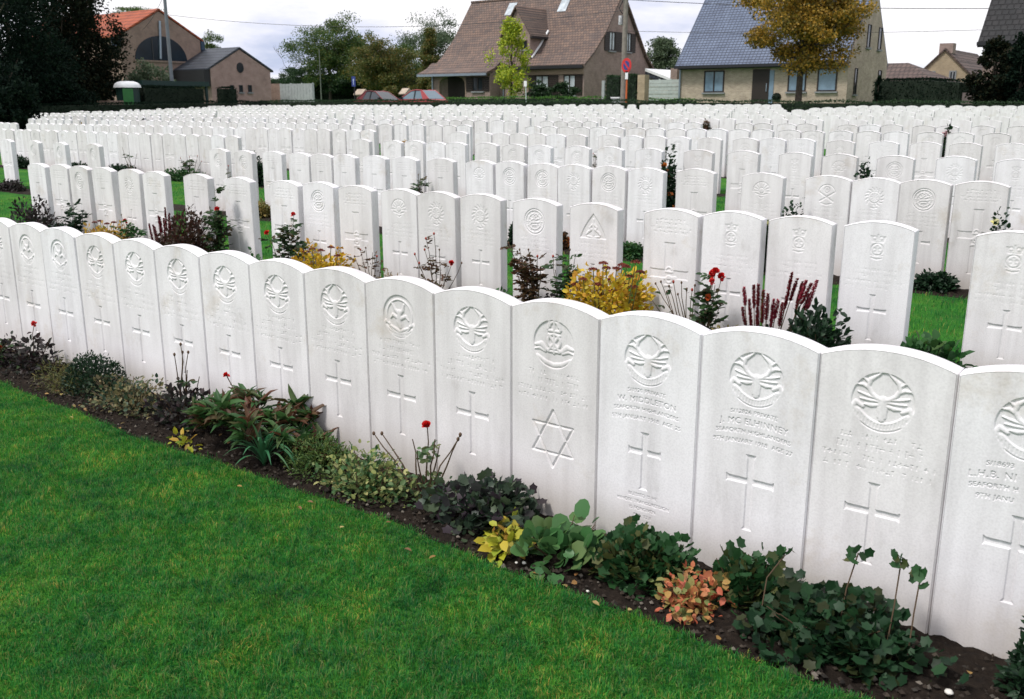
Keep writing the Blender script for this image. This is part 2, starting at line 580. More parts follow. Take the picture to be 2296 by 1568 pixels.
def clods():
    n = 3400
    X = rng.uniform(-7, .7, n); t = rng.random(n)
    e = bed_edge(X, 0)
    Y = e + .03 + (.0 - e - .03) * t
    base = np.array([[0, 0, 1], [1, 0, 0], [0, 1, 0], [-1, 0, 0], [0, -1, 0], [0, 0, -1.0]])
    r = rng.uniform(.003, .011, n) ** 1.0
    v = base[None] * r[:, None, None] * rng.uniform(.6, 1.3, (n, 6, 3))
    v += np.stack([X, Y, -.018 + r * .3], 1)[:, None, :]
    f = np.array([[0, 1, 2], [0, 2, 3], [0, 3, 4], [0, 4, 1], [5, 2, 1], [5, 3, 2], [5, 4, 3], [5, 1, 4]])
    t3 = (np.arange(n) * 6)[:, None, None] + f[None]
    me = mesh_np('soil_clods', v.reshape(-1, 3), tris=t3.reshape(-1, 3), mats=[M_PEB])
    tag(link(bpy.data.objects.new('soil_clods', me)), 'crumbs of dark soil and little stones on the nearest bed', 'soil', kind='stuff')


clods()
M_WPEB = plain('pale_pebble', (.62, .60, .55), .8, var=.15, scale=40)
for i, (px, py, r) in enumerate([(657, 1052, .006), (1158, 1262, .006), (1175, 1262, .009), (1318, 1326, .006), (1522, 1376, .008), (2127, 1552, .012)]):
    P = atZ(px, py, -.01)
    m = MB().blob((0, 0, 0), r, r * .8, r * .6, 8, 6, .35).build('pebble', M_WPEB)
    m.location = P
    tag(m, ['tiny white pebble on the soil beside the low mossy mound', 'small white pebble on the soil under the round leaved plant, left of its pair', 'larger white pebble on the soil under the round leaved plant',
            'white pebble on the soil below the low green cranesbill', 'white pebble on the soil below the pink leaved shrub', 'flat pale stone in the dark bottom right corner of the bed'][i], 'pebble', 'white pebbles on the front bed')

# ------------------------------------------------------------------ headstones
SW, SH, ST = .381, .813, .076          # width, height, thickness
HR = SW / 2
AR = .508                               # radius of the arched top


def arc_top(u):
    return SH - (AR - np.sqrt(AR * AR - u * u))


def sstep(a, b, x):
    t = np.clip((x - a) / (b - a), 0, 1)
    return t * t * (3 - 2 * t)


def seg(U, Vv, a, b, ra, rb):
    """normalised distance to a tapered stroke; 0 on the axis, 1 on its edge"""
    ax, ay = a; bx, by = b
    dx, dy = bx - ax, by - ay
    t = np.clip(((U - ax) * dx + (Vv - ay) * dy) / (dx * dx + dy * dy + 1e-12), 0, 1)
    d = np.hypot(U - ax - t * dx, Vv - ay - t * dy)
    return d / (ra + (rb - ra) * t)


def stroke(H, X, Y, pts, r, h=1.0, mirror=False):
    rs = r if hasattr(r, '__len__') else [r] * len(pts)
    for sgn in ((1, -1) if mirror else (1,)):
        for i in range(len(pts) - 1):
            a = (pts[i][0] * sgn, pts[i][1]); b = (pts[i + 1][0] * sgn, pts[i + 1][1])
            d = seg(X, Y, a, b, rs[i], rs[i + 1])
            np.maximum(H, h * np.sqrt(np.clip(1 - d * d, 0, 1)), out=H)
    return H


def ring(H, X, Y, r, w, h=1.0, cx=0, cy=0, a0=None, a1=None):
    d = np.abs(np.hypot(X - cx, Y - cy) - r) / w
    v = h * np.sqrt(np.clip(1 - d * d, 0, 1))
    if a0 is not None:
        an = np.degrees(np.arctan2(Y - cy, X - cx)) % 360
        v = np.where((an > a0) & (an < a1), v, 0)
    return np.maximum(H, v, out=H)


def petals(H, X, Y, n, r, rr, cx=0, cy=0, h=1, ph=90):
    for i in range(n):
        a = math.radians(ph + 360 * i / n)
        stroke(H, X, Y, [(cx, cy), (cx + r * math.cos(a), cy + r * math.sin(a))], [rr * .4, rr], h)


def banner(H, X, Y, sag=.35, y0=-.45, w=.14):
    pts = [(x, y0 - sag * (1 - (x / .78) ** 2)) for x in np.linspace(-.78, .78, 9)]
    d = np.full(X.shape, 9.0)
    for i in range(8):
        d = np.minimum(d, seg(X, Y, pts[i], pts[i + 1], w, w))
    flat = np.where(d < 1, .92 - .12 * np.cos(X * 2), 0) * sstep(1.0, .86, d)
    letters = (np.sin(X * 58) > .1) & (np.abs(d) < .5)
    np.maximum(H, flat - .22 * letters, out=H)
    stroke(H, X, Y, [(.74, y0 + .02), (.93, y0 + .16), (.84, y0 + .34), (.62, y0 + .22)], [.10, .09, .08, .07], .95, True)


def badge(kind, X, Y):
    """relief of a carved badge in unit coordinates: returns recess mask and raised height (0..1)"""
    R = np.hypot(X, Y)
    H = np.zeros_like(X)
    rec = sstep(1.0, .965, R)
    if kind == 'stag':
        stroke(H, X, Y, [(0, .06), (.20, .12), (.38, .26), (.50, .48), (.44, .70), (.14, .95)], [.09, .075, .07, .075, .08, .035], 1, True)
        stroke(H, X, Y, [(.46, .40), (.64, .50), (.88, .50)], [.06, .06, .03], .95, True)
        stroke(H, X, Y, [(.47, .60), (.66, .74)], [.07, .035], .95, True)
        stroke(H, X, Y, [(.24, .12), (.52, .17), (.80, .25)], [.05, .05, .025], .9, True)
        stroke(H, X, Y, [(.14, .02), (.46, .02), (.72, .04)], [.05, .05, .025], .9, True)
        stroke(H, X, Y, [(.14, -.10), (.36, -.15), (.58, -.14)], [.06, .075, .03], .9, True)
        stroke(H, X, Y, [(0, .02), (0, -.28), (0, -.56)], [.20, .15, .11], 1)
        stroke(H, X, Y, [(.12, -.18), (.10, -.5)], [.06, .05], .8, True)
        banner(H, X, Y, .38, -.44, .15)
    elif kind == 'crown_cypher':
        stroke(H, X, Y, [(-.26, .55), (.26, .55)], .07, .95); stroke(H, X, Y, [(-.30, .62), (-.22, .92)], .08, .9, True)
        ring(H, X, Y, .22, .07, .95, 0, .70, 0, 180); stroke(H, X, Y, [(0, .62), (0, 1.0)], [.07, .05], 1)
        ring(H, X, Y, .30, .07, .95, 0, .12); stroke(H, X, Y, [(-.25, .38), (.25, -.25)], .07, 1); stroke(H, X, Y, [(.25, .38), (-.25, -.25)], .07, 1)
        stroke(H, X, Y, [(0, .45), (0, -.35)], .07, .9); stroke(H, X, Y, [(-.28, -.30), (.28, -.30)], .06, .9)
        stroke(H, X, Y, [(.38, -.25), (.62, -.05), (.90, -.10)], [.09, .12, .06], .9, True)
        stroke(H, X, Y, [(.42, -.32), (.70, -.22), (.92, -.28)], [.07, .07, .04], .8, True)
        stroke(H, X, Y, [(-.80, -.55), (-.4, -.78), (0, -.86), (.4, -.78), (.80, -.55)], [.07, .10, .10, .10, .07], .85)
    elif kind == 'griffin':
        ring(H, X, Y, .78, .05, .8)
        stroke(H, X, Y, [(-.42, .55), (-.25, .28), (0, .12), (.22, .30), (.30, .58)], [.06, .09, .12, .09, .06], 1)
        stroke(H, X, Y, [(0, .2), (-.05, -.25), (.05, -.5)], [.14, .16, .10], 1)
        stroke(H, X, Y, [(.05, -.1), (.40, .05), (.55, -.12)], [.10, .08, .04], .95, True)
        stroke(H, X, Y, [(-.55, -.48), (0, -.70), (.55, -.48)], [.06, .10, .06], .95); banner(H, X, Y, .25, -.62, .10)
    elif kind == 'crown':
        rec = np.zeros_like(X)
        k = 1.0
        C = np.zeros_like(X)
        stroke(C, X, Y, [(-.30, .52), (.30, .52)], .06, .8); stroke(C, X, Y, [(-.32, .55), (-.40, .82)], .07, 1, True)
        ring(C, X, Y, .12, .05, .8, -.2, .72); ring(C, X, Y, .12, .05, .8, .2, .72); stroke(C, X, Y, [(0, .60), (0, .92)], [.05, .08], .9)
        ring(C, X, Y, .36, .055, 1, 0, .05); petals(C, X, Y, 5, .18, .09, 0, .05, .8)
        stroke(C, X, Y, [(-.30, -.48), (0, -.56), (.30, -.48)], .05, .9); stroke(C, X, Y, [(.18, -.36), (.36, -.30)], .05, .7, True)
        stroke(C, X, Y, [(.55, .1), (.62, -.25)], .03, .35, True)
        return C * .75, H
    elif kind == 'wreath':
        rec = rec * .0
        C = np.zeros_like(X)
        for i in range(14):
            a = math.radians(-62 + i * 304 / 13 - 28)
            stroke(C, X, Y, [(.62 * math.cos(a), .66 * math.sin(a)), (.84 * math.cos(a + .18), .88 * math.sin(a + .18))], [.10, .05], .85)
        ring(C, X, Y, .52, .05, .9); petals(C, X, Y, 8, .30, .07, 0, 0, .55)
        stroke(C, X, Y, [(-.28, -.92), (0, -1.0), (.28, -.92)], .06, .9)
        return C * .8, H
    elif kind == 'ring':
        ring(H, X, Y, .86, .06, .95); ring(H, X, Y, .60, .04, .8); petals(H, X, Y, 12, .73, .045, 0, 0, .55)
        stroke(H, X, Y, [(-.30, .10), (-.08, .22), (.12, .14), (.32, .24)], .06, .9); stroke(H, X, Y, [(-.36, -.10), (.36, -.06)], .06, .95)
        stroke(H, X, Y, [(-.20, -.30), (.22, -.28)], .05, .85); ring(H, X, Y, .10, .05, .9, 0, .40)
    elif kind == 'triangle':
        d = np.maximum.reduce([-(Y + .86), (np.abs(X) * 1.62 + (Y - 1.02)) / 1.9 + .10 * (1 - (Y / .9) ** 2) * -1])
        rec = sstep(.0, -.035, d)
        stroke(H, X, Y, [(0, .55), (0, -.60)], [.08, .14], .95); stroke(H, X, Y, [(.05, .2), (.30, -.05), (.26, -.2)], .08, .95, True)
        stroke(H, X, Y, [(.05, -.15), (.45, -.40), (.62, -.60)], [.08, .10, .06], .95, True); stroke(H, X, Y, [(-.55, -.72), (0, -.78), (.55, -.72)], .07, .9)
    elif kind == 'crossed':
        rec = rec * .0
        C = np.zeros_like(X)
        ring(C, X, Y, .78, .055, 1, 0, .12, 10, 170); stroke(C, X, Y, [(-.78, .26), (.60, -.62)], [.07, .09], 1); stroke(C, X, Y, [(.78, .26), (-.60, -.62)], [.07, .09], 1)
        ring(C, X, Y, .26, .06, .8, 0, .42); petals(C, X, Y, 5, .12, .07, 0, .42, .8); stroke(C, X, Y, [(-.5, -.82), (0, -.95), (.5, -.82)], .07, -.0 + .8)
        return C * .8, H
    elif kind == 'sunburst':
        rec = rec * .0
        C = np.zeros_like(X)
        for i in range(9):
            a = math.radians(i * 22.5)
            stroke(C, X, Y, [(.34 * math.cos(a), .34 * math.sin(a)), (.86 * math.cos(a), .86 * math.sin(a))], [.05, .09], .7)
        ring(C, X, Y, .86, .05, 1, 0, 0, 5, 175); ring(C, X, Y, .26, .06, .9, 0, .05)
        stroke(C, X, Y, [(-.6, -.22), (-.2, -.34), (.2, -.34), (.6, -.22)], .07, .9); stroke(C, X, Y, [(.25, -.5), (.05, -.62)], .06, .8, True)
        return C * .8, H
    elif kind == 'gunner':
        rec = np.zeros_like(X)
        stroke(H, X, Y, [(-.5, -.1), (.55, .05)], [.10, .14], 1); ring(H, X, Y, .24, .08, .95, .02, -.12); stroke(H, X, Y, [(-.25, .45), (.25, .45)], .10, .9)
        ring(H, X, Y, .2, .07, .9, 0, .60, 0, 180); stroke(H, X, Y, [(-.95, -.52), (-.4, -.62), (0, -.56), (.4, -.62), (.95, -.52)], [.08, .12, .10, .12, .08], .95)
        return rec, H
    return rec, H


def raster_text(D, u, v, lines, depth):
    """lines: (string, baseline z, letter height, greatest width, x centre); cuts the letters into D"""
    du, dv = u[1] - u[0], v[1] - v[0]
    SSX = 3
    nu, nv = len(u) * SSX, len(v) * SSX
    cov = np.zeros((nv, nu), np.float32)
    u0, v0 = u[0] - du / 2, v[0] - dv / 2
    fu, fv = du / SSX, dv / SSX
    for (s, zb, h, wmax, xc) in lines:
        cu = bpy.data.curves.new('lettering', 'FONT')
        cu.body = s
        cu.size = h / .70
        cu.space_character = 1.12
        cu.offset = .0
        ob = bpy.data.objects.new('lettering', cu)
        COL.objects.link(ob)
        dg = bpy.context.evaluated_depsgraph_get()
        eo = ob.evaluated_get(dg)
        me = eo.to_mesh()
        me.calc_loop_triangles()
        co = np.zeros(len(me.vertices) * 3, np.float32); me.vertices.foreach_get('co', co)
        co = co.reshape(-1, 3)
        tri = np.zeros(len(me.loop_triangles) * 3, np.int32); me.loop_triangles.foreach_get('vertices', tri)
        tri = tri.reshape(-1, 3)
        eo.to_mesh_clear()
        bpy.data.objects.remove(ob); bpy.data.curves.remove(cu)
        if not len(co):
            continue
        w = co[:, 0].max() - co[:, 0].min()
        k = min(1.0, wmax / w)
        X = (co[:, 0] - (co[:, 0].max() + co[:, 0].min()) / 2) * k + xc
        Z = co[:, 1] + zb
        for a, b, c in tri:
            x = X[[a, b, c]]; z = Z[[a, b, c]]
            i0, i1 = int((x.min() - u0) / fu), int((x.max() - u0) / fu) + 1
            j0, j1 = int((z.min() - v0) / fv), int((z.max() - v0) / fv) + 1
            i0, j0 = max(i0, 0), max(j0, 0); i1, j1 = min(i1, nu - 1), min(j1, nv - 1)
            if i1 < i0 or j1 < j0:
                continue
            gx = u0 + (np.arange(i0, i1 + 1) + .5) * fu
            gy = v0 + (np.arange(j0, j1 + 1) + .5) * fv
            GX, GY = np.meshgrid(gx, gy)
            e = []
            for p, q in ((0, 1), (1, 2), (2, 0)):
                e.append((x[q] - x[p]) * (GY - z[p]) - (z[q] - z[p]) * (GX - x[p]))
            e = np.array(e)
            ins = (e >= 0).all(0) | (e <= 0).all(0)
            cov[j0:j1 + 1, i0:i1 + 1] = np.maximum(cov[j0:j1 + 1, i0:i1 + 1], ins)
    cov = cov.reshape(len(v), SSX, len(u), SSX).mean((1, 3))
    return cov * depth


def worn_lines(U, Vv, rows, seed, depth):
    """lines of lettering too worn to read: faint broken upright cuts"""
    r = np.random.default_rng(seed)
    D = np.zeros_like(U)
    for (zb, h, w) in rows:
        x = -w / 2
        while x < w / 2:
            lw = r.uniform(.006, .014)
            if r.random() < .86:
                m = (np.abs(U - x - lw / 2) < .0016) & (Vv > zb) & (Vv < zb + h)
                D = np.maximum(D, m * depth * r.uniform(.3, 1))
                if r.random() < .6:
                    zz = zb + h * r.choice([.05, .5, .95])
                    m = (np.abs(Vv - zz) < .0016) & (U > x) & (U < x + lw)
                    D = np.maximum(D, m * depth * r.uniform(.3, 1))
            x += lw + (.004 if r.random() < .82 else .014)
    return D


def latin_cross(U, Vv, ztop, zarm, zbot, half, w, flare=1.6):
    """incised cross with flared ends, soft mask 0..1"""
    e = .0011
    t = np.clip((Vv - zbot) / (ztop - zbot), 0, 1)
    wv = w / 2 * (1 + (flare - 1) * (np.clip((t - .93) / .07, 0, 1) ** 2 + np.clip((.05 - t) / .05, 0, 1) ** 2))
    up = sstep(e, -e, np.abs(U) - wv) * sstep(-e, e, Vv - zbot) * sstep(e, -e, Vv - ztop)
    s = np.clip(np.abs(U) / half, 0, 1)
    wh = w * .42 * (1 + (flare - 1) * np.clip((s - .9) / .1, 0, 1) ** 2)
    ar = sstep(e, -e, np.abs(Vv - zarm) - wh) * sstep(e, -e, np.abs(U) - half)
    return np.maximum(up, ar)


def stone_mesh(kind, du, text=None, seed=0):
    """headstone with real carving. Returns the meshes: slab, and badge / cross / inscription parts cut out of the same face."""
    e = .004
    u = np.linspace(-HR + e, HR - e, int(round((SW - 2 * e) / du)) + 1)
    nv = int(round((SH + .05) / du)) + 1
    s = np.linspace(0, 1, nv)
    top = arc_top(u) - e
    U = np.repeat(u[None, :], nv, 0)
    Z = -.05 + s[:, None] * (top[None, :] + .05)
    D = np.zeros_like(U)
    reg = np.zeros(U.shape, np.int8)
    bk, cross = kind.split('+')
    deep = .0047
    if bk != 'none':
        X, Y = U / .090, (Z - .656) / .090
        rec, H = badge(bk, X, Y)
        D = np.maximum(D, deep * rec - deep * .96 * np.minimum(H, 1) * (rec > 0) if bk not in ('crown', 'wreath', 'crossed', 'sunburst') else deep * .8 * rec)
        reg[np.hypot(X, Y) < 1.10] = 1
    if cross == 'cross':
        D = np.maximum(D, .0052 * latin_cross(U, Z, .407, .318, .150, .080, .021))
        reg[(np.abs(U) < .090) & (Z < .412) & (Z > .144)] = 2
    elif cross == 'shortcross':
        D = np.maximum(D, .0052 * latin_cross(U, Z, .400, .330, .192, .062, .021))
        reg[(np.abs(U) < .072) & (Z < .406) & (Z > .186)] = 2
    elif cross == 'star':
        c = (0, .297); R = .110
        tri = lambda o: [(c[0] + R * .93 * math.cos(math.radians(o + 120 * i)), c[1] + R * math.sin(math.radians(o + 120 * i))) for i in range(3)]
        for o in (90, 270):
            p = tri(o)
            for i in range(3):
                d = seg(U, Z, p[i], p[(i + 1) % 3], .0052, .0052)
                D = np.maximum(D, .0055 * np.clip(1.25 - d * 1.05, 0, 1))
        reg[(np.abs(U) < .115) & (np.abs(Z - .297) < .122)] = 2
    elif cross == 'broad':
        m = latin_cross(U, Z, .60, .40, .10, .135, .062, 1.25)
        X, Y = U / .085, (Z - .375) / .085
        _, H = badge('gunner', X, Y)
        D = np.maximum(D, deep * .8 * np.maximum(m, 0)) - deep * .75 * np.minimum(H, 1) * sstep(.02, .1, H)
        D = np.maximum(D, -.004)
        reg[(np.abs(U) < .145) & (Z < .606) & (Z > .094)] = 2
    if text:
        D = np.maximum(D, raster_text(D, u, np.linspace(-.05, SH - e, nv), text, .0034))
        reg[(np.abs(U) < .175) & (Z > .436) & (Z < .562)] = 3
        if min(t[1] for t in text) < .3:
            reg[(np.abs(U) < .175) & (Z > .078) & (Z < .181)] = 4
    elif cross == 'broad':
        D = np.maximum(D, worn_lines(U, Z, [(.735, .013, .2), (.708, .016, .26), (.683, .012, .28), (.66, .012, .24)], seed, .0028))
        reg[(np.abs(U) < .15) & (Z > .652) & (Z < .752)] = 3
    else:
        D = np.maximum(D, worn_lines(U, Z, [(.540, .013, .22), (.505, .019, .24), (.474, .013, .32), (.443, .013, .31)], seed, .0021))
        reg[(np.abs(U) < .172) & (Z > .436) & (Z < .560)] = 3
    ny, nx = U.shape
    idx = np.arange(ny * nx).reshape(ny, nx)
    quads = np.stack([idx[:-1, :-1], idx[:-1, 1:], idx[1:, 1:], idx[1:, :-1]], -1)
    qreg = np.where((reg[:-1, :-1] == reg[1:, 1:]) & (reg[:-1, :-1] == reg[1:, :-1]) & (reg[:-1, :-1] == reg[:-1, 1:]), reg[:-1, :-1], 0)
    F = np.stack([U, D, Z], -1).reshape(-1, 3)
    out = {}
    full = quads.reshape(-1, 4)
    rr = qreg.ravel()
    # rim, sides and back
    loop = np.concatenate([idx[:-1, 0], idx[-1, :-1], idx[:0:-1, -1], idx[0, :0:-1]])
    B = F[loop]
    nrm = np.zeros_like(B)
    nrm[:, 0] = np.where(B[:, 0] <= -HR + e + 1e-6, -1, np.where(B[:, 0] >= HR - e - 1e-6, 1, 0))
    nrm[:, 2] = np.where(B[:, 2] >= np.interp(B[:, 0], u, top) - 1e-6, 1, 0)
    r1 = B + nrm * e; r1[:, 1] = e
    r0 = B + nrm * e * .35; r0[:, 1] = e * .25
    r2 = B + nrm * e; r2[:, 1] = ST - e
    r3 = B.copy(); r3[:, 1] = ST
    n = len(loop)
    base = len(F)
    V = np.concatenate([F, r0, r1, r2, r3, [[0, ST, .38]]])
    rid = [loop, base + np.arange(n), base + n + np.arange(n), base + 2 * n + np.arange(n), base + 3 * n + np.arange(n)]
    side = []
    for a, b in zip(rid[:-1], rid[1:]):
        side.append(np.stack([a, np.roll(a, -1), np.roll(b, -1), b], 1))
    side = np.concatenate(side)
    tri = np.stack([rid[4], np.roll(rid[4], -1), np.full(n, len(V) - 1)], 1)

    def cut(qs, ts=None, name='x', flip=False):
        used = np.unique(np.concatenate([qs.ravel()] + ([ts.ravel()] if ts is not None else [])))
        mp = np.full(len(V), -1); mp[used] = np.arange(len(used))
        return mesh_np(name, V[used], quads=mp[qs], tris=None if ts is None else mp[ts], mats=[M_STONE], smooth=True)
    side = side[:, ::-1]; tri = tri[:, ::-1]
    out['slab'] = cut(np.concatenate([full[rr == 0], side]), tri, 'headstone')
    for i, nm in ((1, 'badge'), (2, 'star' if cross == 'star' else 'cross'), (3, 'inscription'), (4, 'epitaph')):
        if (rr == i).any():
            out[nm] = cut(full[rr == i], None, nm)
    return out


def joined_mesh(kind, du, seed=0):
    """the same stone in one mesh, for rows too far off to show their parts"""
    parts = stone_mesh(kind, du, None, seed)
    vs, qs, ts, o = [], [], [], 0
    for me in parts.values():
        v = np.zeros(len(me.vertices) * 3, np.float32); me.vertices.foreach_get('co', v)
        lt = np.array([p.loop_total for p in me.polygons])
        li = np.zeros(len(me.loops), np.int32); me.loops.foreach_get('vertex_index', li)
        st = np.array([p.loop_start for p in me.polygons])
        q = li[st[lt == 4][:, None] + np.arange(4)] + o
        t = li[st[lt == 3][:, None] + np.arange(3)] + o if (lt == 3).any() else np.zeros((0, 3), np.int32)
        vs.append(v.reshape(-1, 3)); qs.append(q); ts.append(t); o += len(me.vertices)
        bpy.data.meshes.remove(me)
    return mesh_np('headstone', np.concatenate(vs), quads=np.concatenate(qs), tris=np.concatenate(ts), mats=[M_STONE], smooth=True)


ORD = ['zeroth', 'first', 'second', 'third', 'fourth', 'fifth', 'sixth', 'seventh', 'eighth', 'ninth', 'tenth', 'eleventh', 'twelfth', 'thirteenth', 'fourteenth', 'fifteenth', 'sixteenth', 'seventeenth', 'eighteenth', 'nineteenth']
TENS = {2: 'twent', 3: 'thirt', 4: 'fort', 5: 'fift', 6: 'sixt', 7: 'sevent'}


def ordinal(n):
    if n < 20:
        return ORD[n]
    t, r = divmod(n, 10)
    return TENS[t] + ('ieth' if r == 0 else 'y-' + ORD[r])


def place_stone(meshes, X, k, label, group, tilt=1.0):
    Y = ROWGAP * k
    o = bpy.data.objects.new('headstone', meshes['slab'] if isinstance(meshes, dict) else meshes)
    o.location = (X, Y + (random.random() - .5) * .012 * tilt, float(gz(Y)) + (random.random() - .5) * .012 * tilt)
    o.rotation_euler = ((random.random() - .5) * .030 * tilt, (random.random() - .5) * .014 * tilt, (random.random() - .5) * .026 * tilt)
    link(o)
    tone = random.random()
    o.color = (tone, tone, tone, 1)
    tag(o, label, 'headstone', group)
    if isinstance(meshes, dict):
        for nm, me in meshes.items():
            if nm != 'slab':
                c_ = link(bpy.data.objects.new(nm, me), o)
                c_.color = o.color
    return o


# --- front row, right to left: joints stand every 0.384 m
TXT_MID = [('S/1920 PRIVATE', .541, .0135, .21, 0), ('W. MIDDLETON', .506, .020, .25, 0), ('SEAFORTH HIGHLANDERS', .476, .0135, .325, 0), ('5TH JANUARY 1918  AGE 25', .444, .0135, .325, 0),
           ('BLESSED IS HE', .163, .0115, .18, 0), ('WHOSE TRANSGRESSION', .138, .0115, .26, 0), ('IS FORGIVEN', .112, .0115, .15, 0), ('PSA. 32.1', .086, .0115, .11, 0)]
TXT_MCE = [('S/12826 PRIVATE', .541, .0135, .22, 0), ('J. MC ELHINNEY', .506, .020, .265, 0), ('SEAFORTH HIGHLANDERS', .476, .0135, .325, 0), ('9TH JANUARY 1918  AGE 27', .444, .0135, .325, 0)]
TXT_LHB = [('S/18693', .541, .0135, .12, -.062), ('L.H.B. NI', .506, .020, .15, -.078), ('SEAFORTH H', .476, .0135, .18, -.072), ('9TH JANU', .444, .0135, .14, -.065)]
HI = .0016
fr = {
    'lhb': stone_mesh('stag+cross', HI, TXT_LHB), 'stagA': stone_mesh('stag+cross', HI, None, 3), 'mce': stone_mesh('stag+cross', HI, TXT_MCE), 'mid': stone_mesh('stag+shortcross', HI, TXT_MID),
    'jew': stone_mesh('crown_cypher+star', HI, None, 5), 'stagB': stone_mesh('stag+cross', .0021, None, 8), 'grif': stone_mesh('griffin+cross', .0021, None, 11), 'stagC': stone_mesh('stag+cross', .0028, None, 12), 'grifC': stone_mesh('griffin+cross', .003, None, 15),
}
FRONT = [(-1, 'lhb', 'white headstone with stag badge reading L.H.B. NI, cut by the right edge'),
         (0, 'stagA', 'white headstone with stag badge and worn lettering, right of the MC ELHINNEY stone'),
         (1, 'mce', 'white headstone with stag badge inscribed J. MC ELHINNEY, in the front row'),
         (2, 'mid', 'white headstone with stag badge inscribed W. MIDDLETON and an epitaph under its cross'),
         (3, 'jew', 'white headstone carved with a Star of David under a crowned badge'),
         (4, 'stagB', 'white stag badge headstone directly left of the Star of David stone'),
         (5, 'grif', 'white headstone with a round winged badge behind the single red rose, front row'),
         (6, 'stagB', 'white stag badge headstone, first left of the round winged badge stone'),
         (7, 'stagB', 'white stag badge headstone, second left of the round winged badge stone'),
         (8, 'stagC', 'white stag badge headstone, third left of the round winged badge stone'),
         (9, 'stagC', 'white stag badge headstone behind the tall bare rose stem with buds'),
         (10, 'stagC', 'white stag badge headstone just left of the tall bare rose stem'),
         (11, 'stagC', 'white stag badge headstone above the dark rounded shrub, front row'),
         (12, 'grifC', 'white headstone with a faint round badge, third from the left in the front row'),
         (13, 'grifC', 'white headstone with a faint round badge, second from the left in the front row'),
         (14, 'stagC', 'white headstone cut by the left edge of the picture in the front row')]
FRONT += [(15 + i, 'stagC', 'white stag badge headstone, %s beyond the left edge in the front row' % w) for i, w in enumerate(('first', 'second', 'third'))]
for n, kd, lb in FRONT:
    place_stone(fr[kd], -.384 * n - .192, 0, lb, 'headstones of the front row', .28)

MID = .0034
mm = {k: stone_mesh(k, MID, None, i + 20) for i, k in enumerate(['crown+cross', 'none+broad', 'triangle+cross', 'ring+cross', 'wreath+cross', 'sunburst+cross', 'crossed+cross', 'stag+cross'])}
ROW2 = [(.1345, 'crown+cross'), (.81, 'crown+cross'), (1.25, 'crown+cross'), (1.67, 'crown+cross'), (2.08, 'none+broad'), (2.65, 'triangle+cross'), (3.14, 'ring+cross'), (3.62, 'wreath+cross'), (4.04, 'wreath+cross'), (4.43, 'sunburst+cross'),
        (4.92, 'none+broad'), (5.38, 'ring+cross'), (5.81, 'none+broad'), (6.42, 'none+broad'), (7.08, 'none+broad'), (7.74, 'none+broad'), (8.2, 'wreath+cross'), (8.68, 'none+broad'), (9.16, 'ring+cross'), (9.56, 'none+broad'), (10.05, 'none+broad')]
ROW3 = [(.40, 'ring+cross'), (.83, 'none+broad'), (1.24, 'ring+cross'), (1.62, 'wreath+cross'), (2.01, 'crossed+cross'), (2.59, 'sunburst+cross'), (3.23, 'none+broad'), (3.74, 'wreath+cross'), (4.15, 'ring+cross'), (4.54, 'wreath+cross'), (4.94, 'ring+cross'), (5.35, 'ring+cross'),
        (5.76, 'sunburst+cross'), (6.31, 'none+broad'), (6.86, 'none+broad'), (7.36, 'none+broad'), (7.86, 'none+broad'), (8.26, 'none+broad'), (8.68, 'none+broad'), (9.2, 'none+broad'), (9.78, 'ring+cross'), (10.33, 'ring+cross'), (13.48, 'ring+cross'), (14.49, 'ring+cross'), (15.33, 'ring+cross'), (16.29, 'none+broad')]
ROW4 = [.62, 1.05, 1.61, 2.21, 2.8, 3.31, 3.93, 4.51, 5.17, 5.74, 6.25, 6.86, 7.29, 7.77, 8.33, 8.73, 9.16, 9.61, 10.28, 13.52, 13.93, 14.31, 14.7, 15.08, 15.46, 15.85, 16.23, 16.62, 17.0, 17.38, 17.77, 18.15, 18.54, 18.92, 19.3, 19.69, 20.07, 20.46, 20.84, 21.22, 21.61, 21.99, 22.38, 22.76, 23.14]
ROW5 = [1.1, 1.56, 2.1, 2.58, 3.1, 3.68, 4.23, 4.64, 5.05, 5.63, 6.14, 6.55, 6.95, 7.37, 8.0, 8.39, 8.78, 9.17, 9.56, 9.94, 10.5, 12.82, 13.21, 13.62, 14.07, 14.45, 14.83, 15.23, 15.61, 16.0, 16.38, 16.76, 17.15, 17.53, 17.92, 18.3, 18.68, 19.07, 19.45, 19.84, 20.22, 20.6, 20.99, 21.37, 21.76, 22.14, 22.52, 22.91, 23.29, 23.68, 24.06, 24.44, 24.83, 25.21, 25.6, 25.98, 26.9, 27.28, 27.66, 28.05]
ROW6 = [1.8, 2.25, 2.75, 3.19, 3.69, 4.12, 4.57, 5.03, 5.43, 5.91, 6.34, 6.75, 7.15, 7.55, 7.98, 8.38, 8.83, 9.22, 9.6, 9.98, 10.37, 10.76, 12.58, 13.01, 13.39, 13.93, 14.44, 14.9, 15.38, 15.85, 16.26, 16.65, 17.03, 17.41, 17.8, 18.18, 18.57, 18.95, 19.33, 19.72, 20.1, 20.49, 20.87, 21.25, 21.64, 22.02, 22.41, 22.79, 23.17, 23.56, 23.94, 24.33, 24.71, 25.09, 25.48, 25.86, 26.25, 26.69, 27.36, 28.3, 28.8, 29.3, 29.75, 30.2, 30.65, 31.1]
DESC = {'crown+cross': 'a crown badge', 'none+broad': 'a broad cross', 'triangle+cross': 'a triangular badge', 'ring+cross': 'a ring badge', 'wreath+cross': 'a wreath badge', 'sunburst+cross': 'a sunburst badge', 'crossed+cross': 'a crossed rifles badge'}
ROWNAME = ['front', 'second', 'third', 'fourth', 'fifth', 'sixth', 'seventh']


def in_frame(t, k):
    x, y, d = to_px(np.array([[-t - .19, ROWGAP * k, float(gz(ROWGAP * k)) + .78]]))
    return -8 < x[0] < 2304


